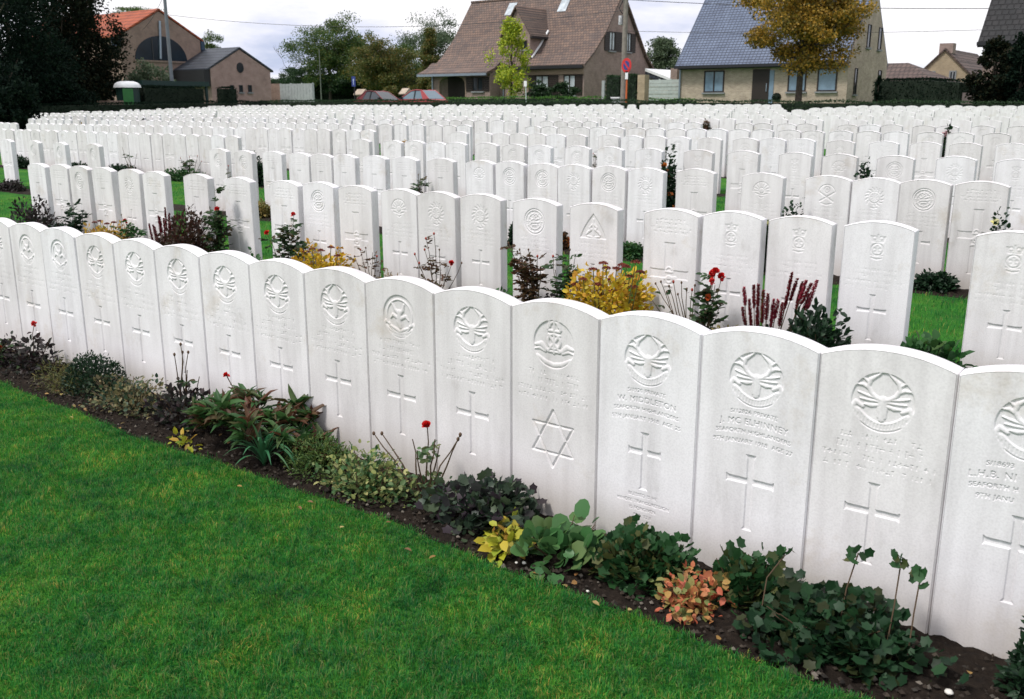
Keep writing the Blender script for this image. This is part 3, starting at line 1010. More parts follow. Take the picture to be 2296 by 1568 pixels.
for k, row in ((1, ROW2), (2, ROW3)):
    vis = [r for r in row if in_frame(r[0], k)]
    for i, (t, kd) in enumerate(vis):
        place_stone(mm[kd], -t - .1905, k, 'white headstone with %s, %s from the right in the %s row' % (DESC[kd], ordinal(i + 1), ROWNAME[k]), 'headstones of the %s row' % ROWNAME[k])

lo_k = ['ring+cross', 'wreath+cross', 'none+broad', 'sunburst+cross', 'none+broad', 'crown+cross']
lo = [joined_mesh(k, .006, i + 50) for i, k in enumerate(lo_k)]
vlo = [joined_mesh(k, .011, i + 70) for i, k in enumerate(lo_k[:4])]
rr = random.Random(5)
ROWS = {3: ROW4, 4: ROW5, 5: ROW6}
LEFT = {6: 36.6, 7: 41.9, 8: 43.4, 9: 43.5, 10: 44.4, 11: 45.3, 12: 49.0, 13: 52.4}
RIGHT_T = {6: 2.4, 7: 2.8, 8: 3.3, 9: 3.7, 10: 4.1, 11: 4.6, 12: 5.0, 13: 14.2}
for k in range(6, 14):
    t, L = RIGHT_T[k], []
    while t < LEFT[k]:
        if not (k == 12 and 10.5 < t < 13.0) and not (k == 11 and 11.0 < t < 11.8):
            L.append(t)
        t += .40 + (0.0 if rr.random() < .62 else rr.uniform(.05, .22)) + (rr.uniform(.3, .8) if rr.random() < .035 else 0)
    ROWS[k] = L
count = len(FRONT) + sum(in_frame(r[0], 1) for r in ROW2) + sum(in_frame(r[0], 2) for r in ROW3)
rest = []
for k in range(3, 14):
    vis = [t for t in ROWS[k] if in_frame(t, k)]
    for i, t in enumerate(vis):
        if count < 300 and k <= 6:
            side = i + 1 <= (len(vis) + 1) // 2
            place_stone((lo if k < 5 else vlo)[rr.randrange(6 if k < 5 else 4)], -t - .1905, k,
                        'small white headstone, %s from the %s in the %s row' % (ordinal(i + 1 if side else len(vis) - i), 'right' if side else 'left', ROWNAME[k]), 'headstones of the %s row' % ROWNAME[k])
            count += 1
        else:
            rest.append((t, k))


def far_stones():
    u = np.linspace(-HR, HR, 9)
    prof = np.concatenate([[[-HR, -.05]], np.stack([u, arc_top(u)], 1), [[HR, -.05]]])
    n = len(prof)
    base = np.concatenate([np.c_[prof[:, 0], np.zeros(n), prof[:, 1]], np.c_[prof[:, 0], np.full(n, ST), prof[:, 1]]])
    V, F = [], []
    extra = []
    for k in range(1, 6):            # a few more each side of the picture
        extra += [(-.5 - .42 * i + (.1 * k), k) for i in range(1, 5)]
    for t, k in rest + extra:
        o = len(V)
        Y = ROWGAP * k
        c = np.array([-t - .1905, Y + rr.uniform(-.01, .01), float(gz(Y)) + rr.uniform(-.012, .012)])
        sh = np.zeros((2 * n, 3)); lean = rr.uniform(-.01, .01); sl = rr.uniform(-.006, .006)
        b = base.copy(); b[:, 1] += b[:, 2] * lean; b[:, 0] += b[:, 2] * sl
        V += (b + c).tolist()
        F.append([o + i for i in range(n)])
        F.append([o + n + i for i in range(n)][::-1])
        for i in range(n):
            F.append([o + i, o + n + i, o + n + (i + 1) % n, o + (i + 1) % n])
    me = bpy.data.meshes.new('distant_headstones')
    me.from_pydata(V, [], F)
    me.materials.append(M_STONE)
    fo = bpy.data.objects.new('distant_headstones', me); fo.color = (.5, .5, .5, 1)
    tag(link(fo), 'hundreds of small white headstones in the farthest rows before the hedge', 'headstones', 'headstones of the farthest rows', 'stuff')


far_stones()
# ------------------------------------------------------------------ plants
TPL = {
    'oval': (np.array([(0, 0, 0), (.3, .46, .10), (.7, .40, .08), (1, 0, -.06), (.7, -.40, .08), (.3, -.46, .10), (.5, 0, 0)]), np.array([(0, 6, 1), (1, 6, 2), (2, 6, 3), (3, 6, 4), (4, 6, 5), (5, 6, 0)])),
    'round': (np.array([(0.08, 0, 0), (-.02, .25, .05), (.22, .50, .08), (.62, .52, .05), (.92, .28, -.02), (1, 0, -.06), (.92, -.28, -.02), (.62, -.52, .05), (.22, -.50, .08), (-.02, -.25, .05), (.5, 0, -.02)]),
              np.array([(10, i, i + 1) for i in range(9)] + [(10, 9, 0)])),
    'lobed': (np.array([(.06, 0, 0)] + [(.5 + .52 * (1 if k % 2 else .76) * math.cos(math.radians(158 - k * 31.6)), .54 * (1 if k % 2 else .74) * math.sin(math.radians(158 - k * 31.6)), .05 if k % 2 else .0) for k in range(11)] + [(.42, 0, -.06)]),
              np.array([(12, i, i + 1) for i in range(11)] + [(12, 11, 0)])),
    'lance': (np.array([(0, .06, 0), (0, -.06, 0), (.35, .5, .12), (.35, -.5, .12), (.35, 0, 0), (.72, .38, .02), (.72, -.38, .02), (.72, 0, -.06), (1, 0, -.22)]),
              np.array([(0, 4, 2), (0, 1, 4), (1, 3, 4), (2, 4, 7), (2, 7, 5), (4, 3, 6), (4, 6, 7), (5, 7, 8), (7, 6, 8)])),
    'quad': (np.array([(0, 0, 0), (.45, .5, .10), (1, 0, 0), (.45, -.5, .10)]), np.array([(0, 3, 1), (1, 3, 2)])),
}


def unit(v):
    return v / (np.linalg.norm(v, axis=-1, keepdims=True) + 1e-9)


def leaf_arrays(P, d, up, L, W, tpl):
    tv, tf = TPL[tpl]
    n, k = len(P), len(tv)
    d = unit(d); s = unit(np.cross(up, d)); nn = np.cross(d, s)
    L = np.broadcast_to(L, n)[:, None, None]; W = np.broadcast_to(W, n)[:, None, None]
    v = P[:, None, :] + d[:, None, :] * tv[None, :, 0:1] * L + s[:, None, :] * tv[None, :, 1:2] * W + nn[:, None, :] * tv[None, :, 2:3] * L
    f = (np.arange(n) * k)[:, None, None] + tf[None]
    return v.reshape(-1, 3), f.reshape(-1, 3)


def leaf_obj(name, P, d, up, L, W, tpl, mat, parent=None, smooth=True):
    v, f = leaf_arrays(np.asarray(P, float), np.asarray(d, float), np.asarray(up, float), L, W, tpl)
    return link(bpy.data.objects.new(name, mesh_np(name, v, tris=f, mats=[mat], smooth=smooth)), parent)


def dome(n, rx, ry, h, shell=.35, low=0.0, lump=.18, box=1.0):
    """points and outward directions through a lumpy half ellipsoid sitting on the ground"""
    d = unit(rng.normal(size=(n, 3)))
    d[:, 2] = np.abs(d[:, 2])
    d = np.sign(d) * np.abs(d) ** box
    r = rng.random(n) ** shell
    ph = np.arctan2(d[:, 1], d[:, 0])
    k0 = rng.random(3) * 6
    lum = 1 + lump * np.sin(3 * ph + k0[0]) * np.sin(4 * d[:, 2] + k0[1]) + lump * .6 * np.sin(7 * ph + k0[2])
    p = d * (r * lum)[:, None] * np.array([rx, ry, h])
    p[:, 2] = np.maximum(p[:, 2], low)
    return p, d


def bush_leaves(n, rx, ry, h, L, W, tpl, mat, parent, name='foliage', droop=.2, shell=.35, lump=.18, upb=.5, off=(0, 0, 0), jit=.7, box=1.0):
    p, d = dome(n, rx, ry, h, shell, .004, lump, box)
    dr = unit(d * np.array([1, 1, .8]) + rng.normal(size=(n, 3)) * jit + np.array([0, 0, upb]) - np.array([0, 0, droop]) * (1 - d[:, 2:3]))
    up = unit(rng.normal(size=(n, 3)) * .45 + np.array([0, -.25, 1.0]))
    s = rng.uniform(.45, 1.2, n)
    return leaf_obj(name, p + np.array(off), dr, up, L * s, W * s, tpl, mat, parent)


def twigs(parent, n, rx, ry, h, mat, r=.003, name='stem', frm=(0, 0)):
    m = MB()
    for i in range(n):
        a = rng.random() * 2 * PI; k = rng.uniform(.3, .9)
        e = np.array([frm[0] + rx * k * math.cos(a), frm[1] + ry * k * math.sin(a), h * rng.uniform(.5, .95)])
        b = np.array([frm[0] + e[0] * .15, frm[1] + e[1] * .15, -.02])
        mid = (b + e) / 2 + rng.normal(size=3) * .012
        m.tube([b, mid, e], [r, r * .8, r * .5], 5)
    return m.build(name, mat, parent)


def spot(px0, px1, ptop, Y, pymid=None):
    """base point, half width and height of a plant from where it stands in the view"""
    z0 = float(gz(Y)) - .02
    pm = (px0 + px1) / 2
    X0 = atY(px0, ptop, Y)[0]; X1 = atY(px1, ptop, Y)[0]
    top = atY(pm, ptop, Y)[2]
    return np.array([(X0 + X1) / 2, Y, z0]), abs(X1 - X0) / 2, max(.03, top - z0)


LM = {
    'rose': leafmat('rose_leaves', [(.02, .055, .018), (.035, .085, .025), (.05, .10, .035), (.03, .05, .02), (.075, .05, .025)]),
    'rosepale': leafmat('pale_rose_leaves', [(.07, .14, .06), (.10, .17, .07), (.05, .10, .04), (.14, .16, .06)]),
    'rosered': leafmat('bronze_rose_leaves', [(.07, .035, .018), (.10, .04, .02), (.05, .055, .02), (.13, .06, .025), (.04, .03, .015)]),
    'darkpurple': leafmat('dark_purple_leaves', [(.020, .016, .018), (.030, .022, .022), (.016, .028, .016), (.035, .018, .02)]),
    'darkgreen': leafmat('dark_green_leaves', [(.008, .028, .012), (.012, .04, .015), (.018, .05, .02), (.006, .02, .010)]),
    'crane': leafmat('deep_green_cranesbill_leaves', [(.008, .036, .013), (.014, .052, .018), (.011, .045, .016), (.022, .070, .024), (.006, .024, .010), (.035, .045, .015)]),
    'bronze': leafmat('bronze_dark_leaves', [(.045, .022, .014), (.06, .02, .016), (.03, .032, .014), (.08, .028, .02), (.025, .02, .012)]),
    'green': leafmat('mid_green_leaves', [(.02, .075, .02), (.03, .10, .025), (.045, .13, .035), (.018, .06, .02), (.06, .12, .03)]),
    'geranium': leafmat('cranesbill_leaves', [(.015, .06, .018), (.025, .085, .025), (.02, .07, .022), (.03, .10, .03), (.012, .045, .015), (.09, .10, .03)]),
    'bergenia': leafmat('large_round_leaves', [(.05, .15, .045), (.07, .18, .06), (.10, .20, .06), (.045, .13, .045), (.13, .20, .07)], rough=.4),
    'heuchera': leafmat('bronze_green_leaves', [(.03, .055, .035), (.045, .08, .045), (.035, .028, .035), (.05, .035, .045), (.025, .045, .03), (.06, .09, .045)], rough=.45),
    'varieg': leafmat('variegated_leaves', [(.04, .11, .035), (.07, .15, .05), (.30, .33, .10), (.05, .12, .04), (.42, .40, .16), (.10, .17, .06)]),
    'cream': leafmat('cream_edged_leaves', [(.07, .11, .05), (.28, .23, .10), (.035, .08, .045), (.15, .11, .05), (.03, .065, .04), (.05, .09, .05), (.36, .29, .15)]),
    'yellow': leafmat('yellow_leaves', [(.58, .42, .03), (.68, .48, .035), (.50, .34, .025), (.42, .36, .04), (.62, .36, .03), (.55, .28, .03)]),
    'lime': leafmat('lime_yellow_leaves', [(.42, .42, .03), (.30, .38, .04), (.50, .40, .04), (.45, .22, .05), (.20, .30, .04)]),
    'orange': leafmat('yellow_orange_leaves', [(.55, .36, .04), (.48, .25, .04), (.60, .42, .06), (.36, .17, .04), (.32, .28, .05)]),
    'pink': leafmat('coral_red_leaves', [(.50, .13, .07), (.55, .20, .09), (.42, .28, .08), (.45, .08, .05), (.35, .30, .10), (.16, .20, .06)]),
    'lance': leafmat('long_green_leaves', [(.03, .09, .025), (.05, .13, .035), (.07, .14, .04), (.09, .05, .025), (.12, .045, .025), (.04, .10, .03)]),
    'strap': leafmat('blue_green_straps', [(.04, .16, .07), (.06, .19, .085), (.05, .14, .06), (.09, .20, .09)], rough=.4),
    'heath': leafmat('mossy_leaves', [(.06, .12, .03), (.09, .15, .035), (.13, .17, .04), (.04, .09, .025)]),
    'juniper': leafmat('yellow_green_needles', [(.08, .10, .025), (.12, .12, .03), (.05, .08, .02), (.15, .12, .03)]),
    'tan': leafmat('straw_leaves', [(.32, .22, .07), (.26, .17, .06), (.36, .26, .10), (.18, .14, .05)]),
    'tangr': leafmat('olive_straw_leaves', [(.16, .15, .04), (.22, .18, .05), (.10, .11, .03), (.28, .20, .06)]),
}
M_RED = leafmat('red_petals', [(.55, .012, .012), (.62, .02, .02), (.45, .008, .010)], rough=.5, trans=.15)
M_PINKRED = leafmat('coral_petals', [(.70, .06, .05), (.62, .04, .05)], rough=.5, trans=.2)
M_ORPET = leafmat('orange_petals', [(.75, .14, .04), (.70, .20, .06)], rough=.5, trans=.2)
M_SPIKE = leafmat('crimson_florets', [(.17, .010, .018), (.24, .014, .024), (.12, .008, .014), (.20, .02, .03)], rough=.8, trans=.1)
M_SPIKEP = leafmat('rose_pink_florets', [(.30, .022, .05), (.26, .018, .04), (.36, .04, .07)], rough=.8, trans=.1)
M_SEDHEAD = leafmat('rust_red_florets', [(.16, .030, .022), (.22, .045, .03), (.12, .022, .018), (.26, .07, .045)], rough=.85, trans=.05)
M_HIP = plain('brown_bud', (.10, .055, .03), .7)
M_HIPR = plain('red_hip', (.30, .03, .015), .5)
M_CREAM = leafmat('cream_petals', [(.75, .72, .45), (.80, .78, .60), (.70, .66, .25)], rough=.6, trans=.2)
M_PINKW = leafmat('pale_pink_petals', [(.75, .45, .48), (.8, .7, .7), (.7, .35, .4)], rough=.6, trans=.2)
M_ORF = leafmat('burnt_orange_petals', [(.55, .17, .03), (.62, .24, .04), (.42, .10, .03)], rough=.7, trans=.15)


def flower(parent, c, r, mat, n=26, face=(0, -.6, .8), name='flower'):
    face = unit(np.array(face, float))
    d = unit(rng.normal(size=(n, 3)) + face * 1.0)
    k = np.sort(rng.random(n))[:, None]
    P = np.asarray(c) + d * r * .15
    return leaf_obj(name, P, unit(d + face * .5), unit(face - d * .6 + rng.normal(size=(n, 3)) * .2), r * rng.uniform(.75, 1.1, n), r * rng.uniform(.8, 1.1, n), 'round', mat, parent)


def rose(label, cat, px, py_ground, Y, tips, leafm='rose', leaves=10, L=.035, group=None, stem=M_STEM, r=.0035, bushy=None, name='rose_bush'):
    """tips: (px, py, kind, leaves on that stem); kind: 'r' red flower, 'k' coral, 'o' orange, 'b' brown bud, 'h' red hip, '' bare end"""
    z0 = float(gz(Y)) - .02
    X = atY(px, py_ground, Y)[0]
    root = empty(name, (X, Y, z0), label, cat, group)
    lush = 2.1 if Y > 1 else 1.0
    L = L * (1.15 if Y > 1 else 1.0)
    m = MB(); lp, ld = [], []
    buds = {'b': MB(), 'h': MB()}
    fl = []
    for t in tips:
        tx, ty, kind = t[:3]
        nl = t[3] if len(t) > 3 else leaves
        dy = rng.uniform(-.05, .04)
        e = atY(tx, ty, Y + dy) - np.array([X, Y, z0])
        b = np.array([e[0] * .12, dy * .2, 0])
        mid = b * .45 + e * .55 + np.array([e[0] * .05 * rng.normal(), rng.normal() * .01, .03 * e[2]])
        q1 = (b + mid) / 2 + rng.normal(size=3) * .006
        m.tube([b, q1, mid, (mid + e) / 2 + rng.normal(size=3) * .004, e], [r, r * .9, r * .75, r * .6, r * .5], 5)
        for i in range(int(nl * lush + .5)):
            s = rng.uniform(.25, .97)
            c = b + (e - b) * s + (mid - (b + e) / 2) * (1 - abs(2 * s - 1))
            a = rng.random() * 2 * PI
            out = np.array([math.cos(a), math.sin(a) * .7 - .15, rng.uniform(-.1, .45)])
            for j in range(5 if leaves > 3 else 3):
                sd = (j - 2) * .55
                lp.append(c + out * L * (.3 + .55 * min(j, 4 - j)))
                ld.append(out + np.array([-out[1] * sd, out[0] * sd, rng.normal() * .25]))
        if kind in ('b', 'h'):
            rb = .0065 if kind == 'b' else .008
            buds[kind].blob(e, rb, rb, rb * 1.35, 7, 6, .15)
        elif kind:
            fl.append((e, kind))
    m.build('stem', stem, root)
    if lp:
        n = len(lp)
        leaf_obj('foliage', lp, ld, unit(rng.normal(size=(n, 3)) * .4 + np.array([0, -.3, 1])), L * rng.uniform(.7, 1.15, n), L * .62 * rng.uniform(.8, 1.1, n), 'oval', LM[leafm], root)
    if bushy:
        bush_leaves(bushy[0], bushy[1], bushy[2], bushy[3], L, L * .6, 'oval', LM[bushy[4] if len(bushy) > 4 else leafm], root, 'lower_foliage', upb=.2)
    for kd, mt in (('b', M_HIP), ('h', M_HIPR)):
        if buds[kd].v:
            buds[kd].build('bud', mt, root)
    for e, kd in fl:
        big = .021 if Y < 1 else .026
        flower(root, e, big * (1 if kd == 'r' else .85), {'r': M_RED, 'k': M_PINKRED, 'o': M_ORPET}[kd], face=(.1, -.55, .75))
    return root


def bush(name, label, cat, px0, px1, ptop, Y, ry, n, L, W, tpl, mat, group=None, tw=0, extra=None, **kw):
    B, rx, h = spot(px0, px1, ptop, Y)
    root = empty(name, B, label, cat, group)
    rx = max(rx * .6, rx - .4 * L); h = max(.6 * h, h - .55 * L)
    bush_leaves(n, rx, ry, h, L, W, tpl, LM[mat], root, **kw)
    if tw:
        twigs(root, tw, rx, ry, h, M_STEM)
    return root, rx, h


def spikes(name, label, cat, px0, px1, base_px, Y, tips, mats, leafn, leaf, leafh, group):
    z0 = float(gz(Y)) - .02
    X = atY((px0 + px1) / 2, base_px, Y)[0]
    root = empty(name, (X, Y, z0), label, cat, group)
    stem = MB(); cores = []
    for (tx, ty, ln, mi) in tips:
        dy = rng.uniform(-.07, .05)
        e = atY(tx, ty, Y + dy) - np.array([X, Y, z0])
        b = np.array([e[0] * rng.uniform(.2, .7), dy * .5, 0]); ln = ln * rng.uniform(.75, 1.2)
        ax = unit(e - b)
        lo = e - ax * ln
        stem.tube([b, lo, e], [.003, .0025, .001], 5)
        cm = MB().tube([lo, lo + (e - lo) * .12, lo + (e - lo) * .6, e], [.003, .0055, .0048, .0015], 6)
        cores.append((cm, mi))
        n = int(ln * 2200)
        s = rng.random(n)
        rad = rng.uniform(.007, .011) * np.sqrt(np.sin(np.clip(s * .93 + .07, 0, 1) * PI) + .05)
        an = rng.random(n) * 2 * PI
        o = np.stack([np.cos(an), np.sin(an), np.zeros(n)], 1)
        P = lo + (e - lo) * s[:, None] + o * rad[:, None] * .6
        v_, f_ = leaf_arrays(P, o + np.array([0, 0, .7]), o * .3 + np.array([0, 0, 1]) + rng.normal(size=(n, 3)) * .3, .011, .007, 'quad')
        cm.add(v_, f_.tolist())
        cm.build('flower_spike', (M_SPIKE, M_SPIKEP)[mi], root)
    stem.build('stem', M_STEM, root)
    rx = abs(atY(px1, base_px, Y)[0] - atY(px0, base_px, Y)[0]) / 2
    bush_leaves(leafn, rx, .13, leafh, .055, .024, 'lance', LM[leaf], root)
    return root


def sedum(label, px0, px1, ptop, pmid, Y, ry, heads, group, n=420, mat='yellow'):
    B, rx, h = spot(px0, px1, pmid, Y)
    root = empty('stonecrop', B, label, 'garden plant', group)
    bush_leaves(n, rx * .98, ry, h, .042, .030, 'oval', LM[mat], root, shell=.4, upb=.4, box=.55)
    st = MB()
    for (tx, ty) in heads:
        dy = rng.uniform(-ry * .8, ry * .4)
        e = atY(tx, ty, Y + dy) - B
        st.tube([np.array([e[0] * .6, e[1] * .6, 0]), e], [.004, .003], 5)
        m = 170
        a = rng.random(m) * 2 * PI; rr_ = np.sqrt(rng.random(m)) * .030
        P = e + np.stack([rr_ * np.cos(a), rr_ * np.sin(a) * .8, .010 - rr_ * rr_ * 10 + rng.normal(size=m) * .002], 1)
        leaf_obj('flower_head', P, rng.normal(size=(m, 3)) + np.array([0, 0, .8]), rng.normal(size=(m, 3)) + np.array([0, -.5, 1]), .009, .008, 'quad', M_SEDHEAD, root)
    st.build('stem', M_GSTEM, root)
    return root


G1, G2 = 'plants of the front flower bed', 'plants along the second row'
# ---- front bed, left to right
rose('dark rose bush with one coral red bloom at the left end of the front bed', 'rose bush', 70, 850, -.17, [(77, 727, 'k', 3), (112, 760, '', 3), (40, 775, '', 6), (20, 760, '', 6), (92, 800, '', 6), (60, 790, '', 7), (-10, 790, '', 6)], 'darkpurple', L=.04, group=G1, bushy=(340, .30, .13, .20, 'darkpurple'))
rose('low green rose with a small orange bloom at the left edge', 'rose bush', -8, 830, -.22, [(2, 780, 'o', 2), (-25, 760, '', 6), (15, 770, '', 7)], 'rose', L=.04, group=G1, bushy=(160, .2, .12, .14))
bush('juniper', 'low sprawling yellow green juniper left of the dark rounded shrub', 'shrub', 96, 182, 798, -.23, .13, 1500, .032, .004, 'quad', 'juniper', G1, upb=.0, droop=.5, shell=.5)
bush('shrub', 'dense dark green rounded shrub against the front row of stones', 'shrub', 152, 272, 792, -.17, .13, 3200, .020, .010, 'oval', 'darkgreen', G1, shell=.25, lump=.05)
bush('variegated_shrub', 'shrub with cream edged leaves right of the dark rounded shrub', 'shrub', 212, 362, 846, -.20, .15, 1500, .026, .017, 'oval', 'cream', G1, lump=.3, shell=.5, jit=.9, tw=22)
rose('tall bare rose stem with brown buds and two large green leaves', 'rose bush', 415, 940, -.15, [(405, 772, 'b', 0), (391, 795, 'b', 0), (409, 790, 'b', 0), (422, 790, 'b', 0), (420, 830, '', 1), (447, 845, '', 1)], 'rose', L=.055, group=G1, r=.004, bushy=None)
bush('rose_bush', 'low bronze leaved rose bush at the foot of the tall bare stem', 'rose bush', 352, 472, 862, -.18, .14, 620, .034, .021, 'oval', 'darkpurple', G1, tw=10)
bush('seedling', 'few yellow leaves lying on the soil below the long leaved clump', 'garden plant', 376, 452, 968, -.36, .05, 26, .045, .026, 'oval', 'lime', G1, shell=.6, upb=.1)


def long_leaf_clump():
    B, rx, h = spot(436, 738, 848, -.19)
    root = empty('garden_plant', B, 'big clump of long green leaves turning reddish brown, near the middle of the front bed', 'garden plant', G1)
    P, D = [], []
    for i in range(46):
        a = rng.random() * 2 * PI; k = math.sqrt(rng.random())
        q = 1 - (abs(k * math.cos(a) + .15)) ** 2
        c = np.array([rx * .9 * k * math.cos(a), .17 * k * math.sin(a), h * .55 * max(q, .15) * rng.uniform(.5, 1.1)])
        for j in range(15):
            b = rng.random() * 2 * PI
            P.append(c + rng.normal(size=3) * .008); D.append((math.cos(b), math.sin(b) - .15, rng.uniform(.1, 1.5)))
    n = len(P)
    s = rng.uniform(.7, 1.2, n)
    leaf_obj('foliage', P, D, unit(rng.normal(size=(n, 3)) * .3 + np.array([0, 0, 1])), .105 * s, .026 * s, 'lance', LM['lance'], root)
    st = MB()
    e = atY(508, 842, -.19) - B
    st.tube([(e[0] + .02, 0, 0), e * .6 + np.array([.01, 0, 0]), e], .0025, 5).build('stem', M_STEM, root)
    flower(root, e, .015, M_RED)


long_leaf_clump()


def strap_tuft(name, label, px, py, Y, n, R, H, mat, w=.013, group=G1):
    B = np.array([atY(px, py, Y)[0], Y, float(gz(Y)) - .02])
    root = empty(name, B, label, 'garden plant', group)
    V, Q = [], []
    for i in range(n):
        a = rng.random() * 2 * PI; k = rng.uniform(.45, 1.05); hh = H * rng.uniform(.6, 1.1)
        d = np.array([math.cos(a), math.sin(a) * .8, 0]); s = np.array([-math.sin(a), math.cos(a), 0])
        o = len(V)
        for j in range(7):
            t = j / 6
            c = d * (R * k * t ** 1.15) + np.array([0, 0, hh * (2.4 * t - 1.9 * t * t * (k + .05))])
            ww = w * (1 - t) ** .6 * (.6 + .8 * min(1, t * 3)) / 2 + .0006
            V += [c - s * ww, c + s * ww]
        Q += [(o + 2 * j, o + 2 * j + 1, o + 2 * j + 3, o + 2 * j + 2) for j in range(6)]
    link(bpy.data.objects.new('foliage', mesh_np('foliage', np.array(V), quads=np.array(Q), mats=[LM[mat]], smooth=True)), root)
    return root


strap_tuft('garden_plant', 'arching tuft of blue green strap leaves in front of the long leaved clump', 588, 985, -.31, 46, .20, .15, 'strap')
bush('heather', 'low mossy green mound between the strap leaves and the variegated shrub', 'garden plant', 642, 792, 978, -.20, .13, 2600, .018, .007, 'oval', 'heath', G1, shell=.3, lump=.1)
bush('variegated_shrub', 'shrub with small yellow and green variegated leaves left of the single red rose', 'shrub', 738, 918, 1012, -.24, .14, 1300, .027, .018, 'oval', 'varieg', G1, tw=24, lump=.3, shell=.5, jit=.9)
rose('rose bush with one bright red bloom standing before the front row', 'rose bush', 952, 1120, -.17, [(958, 955, 'r', 5), (838, 972, 'b', 0), (856, 972, 'b', 0), (1027, 985, 'b', 0), (1032, 975, 'b', 0), (925, 985, '', 3), (985, 1000, '', 4), (975, 985, '', 3), (935, 1010, '', 3)], 'rosepale', L=.030, leaves=2, group=G1, r=.0042, bushy=(130, .17, .12, .10, 'rosepale'))
bush('coral_bells', 'mound of dark bronze green crinkled leaves right of the single red rose', 'garden plant', 985, 1212, 1072, -.18, .15, 950, .040, .040, 'lobed', 'heuchera', G1, shell=.4, jit=.6, upb=.3, lump=.28)
bush('primrose', 'small plant with bright yellow leaves at the lawn side of the bed', 'garden plant', 1092, 1202, 1158, -.30, .09, 110, .056, .036, 'oval', 'lime', G1, shell=.6, upb=.25, jit=.6, droop=.4)
bush('elephants_ears', 'plant with large round pale green leaves below the Star of David stone', 'garden plant', 1168, 1352, 1165, -.23, .17, 150, .058, .054, 'round', 'bergenia', G1, shell=.45, upb=.4, jit=.5, tw=10)
bush('cranesbill', 'low green lobed leaf plant below the MIDDLETON stone', 'garden plant', 1330, 1560, 1190, -.17, .15, 1000, .036, .036, 'lobed', 'geranium', G1, shell=.35, jit=.5, tw=12)
bush('garden_plant', 'low plant of coral red and orange leaves below the MC ELHINNEY stone', 'garden plant', 1462, 1652, 1284, -.26, .12, 520, .030, .021, 'oval', 'pink', G1, shell=.6, upb=.0, droop=.35, lump=.35, jit=.9, tw=10)
bush('cranesbill', 'small green lobed leaf plant behind the coral red leaves', 'garden plant', 1590, 1790, 1238, -.12, .10, 520, .036, .036, 'lobed', 'geranium', G1, shell=.35, jit=.5, tw=8)
r_, rx_, h_ = bush('cranesbill', 'large dark green mound of lobed leaves in the bottom right of the bed', 'garden plant', 1690, 2095, 1345, -.21, .18, 1700, .038, .038, 'lobed', 'crane', G1, shell=.5, jit=.6, tw=14, lump=.34, upb=.2)


def tall_leaf_stems(root, tips, mat, L):
    B = np.array(root.location)
    m = MB(); P, D = [], []
    for (tx, ty) in tips:
        e = atY(tx, ty, -.13) - B
        b = np.array([e[0] + rng.uniform(-.03, .03), -.02, .05])
        MB().tube([b, (b + e) / 2 + rng.normal(size=3) * .008, e], .0022, 5).build('leaf_stalk', M_STEM, root)
        for j in range(7):
            P.append(e + rng.normal(size=3) * .010); D.append(rng.normal(size=3) + np.array([0, -.3, .1]))
    n = len(P)
    leaf_obj('upper_foliage', P, D, unit(rng.normal(size=(n, 3)) * .5 + np.array([0, -.7, .6])), L, L, 'lobed', LM[mat], root)


tall_leaf_stems(r_, [(1925, 1240), (2020, 1262), (2065, 1290), (1760, 1245)], 'geranium', .034)
bush('shrub', 'dark tufted shrub at the right edge of the front bed', 'shrub', 2262, 2420, 1395, -.14, .1, 900, .03, .014, 'oval', 'darkgreen', G1)

n = 46
X_ = rng.uniform(-5.5, .3, n); Y_ = rng.uniform(-.62, -.12, n)
leaf_obj('fallen_leaves', np.c_[X_, Y_, np.where(Y_ > bed_edge(X_, 0), -.006, .022)], np.c_[rng.normal(size=(n, 2)), rng.normal(size=n) * .15], np.c_[rng.normal(size=(n, 2)) * .25, np.ones(n)], rng.uniform(.018, .034, n), rng.uniform(.012, .02, n), 'oval', leafmat('dead_leaves', [(.22, .10, .035), (.30, .18, .05), (.14, .07, .03), (.36, .28, .10)], trans=.1))
tag(bpy.data.objects['fallen_leaves'], 'dry brown and yellow leaves fallen on the front bed', 'leaves', kind='stuff')
# ---- along the second row
Y2 = ROWGAP - .17
bush('shrub', 'dark purple brown shrub at the left end of the second row', 'shrub', 22, 122, 446, Y2, .2, 1700, .05, .026, 'oval', 'darkpurple', G2, tw=16, upb=.7, shell=.6)
rose('upright dark leaved rose bush second from the left in the second row', 'rose bush', 172, 520, Y2, [(165, 455, '', 7), (152, 475, '', 7), (185, 480, '', 7), (170, 490, '', 6)], 'darkgreen', L=.05, group=G2)
bush('garden_plant', 'low dark green plant between the dark rose and the yellow stonecrop', 'garden plant', 104, 168, 497, Y2, .14, 420, .05, .03, 'oval', 'darkgreen', G2)
sedum('small yellow orange stonecrop with rusty heads in the left of the second row', 205, 268, 496, 507, Y2, .14, [(212, 500), (225, 497), (240, 503), (255, 500)], G2, 800, 'orange')
rose('small rose bush with one dark red bloom right of the small stonecrop', 'rose bush', 290, 535, Y2, [(281, 496, 'r', 3), (272, 482, 'b', 1), (300, 510, '', 7), (312, 520, '', 7), (270, 515, '', 7)], 'green', L=.045, group=G2, bushy=(140, .2, .14, .13, 'darkgreen'))
T1 = [(334 + i * 6 + (i % 2) * 3, 466 + abs(i - 6) * 6 + (i % 3) * 9, .20, 0) for i in range(14)]
spikes('bistort', 'dark red flower spikes at the left of the second row', 'garden plant', 330, 412, 556, Y2 - .03, T1, None, 900, 'bronze', .26, G2)
bush('shrub', 'brownish dark shrub just right of the left hand red spikes', 'shrub', 366, 476, 466, Y2 - .02, .22, 2300, .046, .026, 'oval', 'bronze', G2, tw=20, upb=.6, shell=.6)
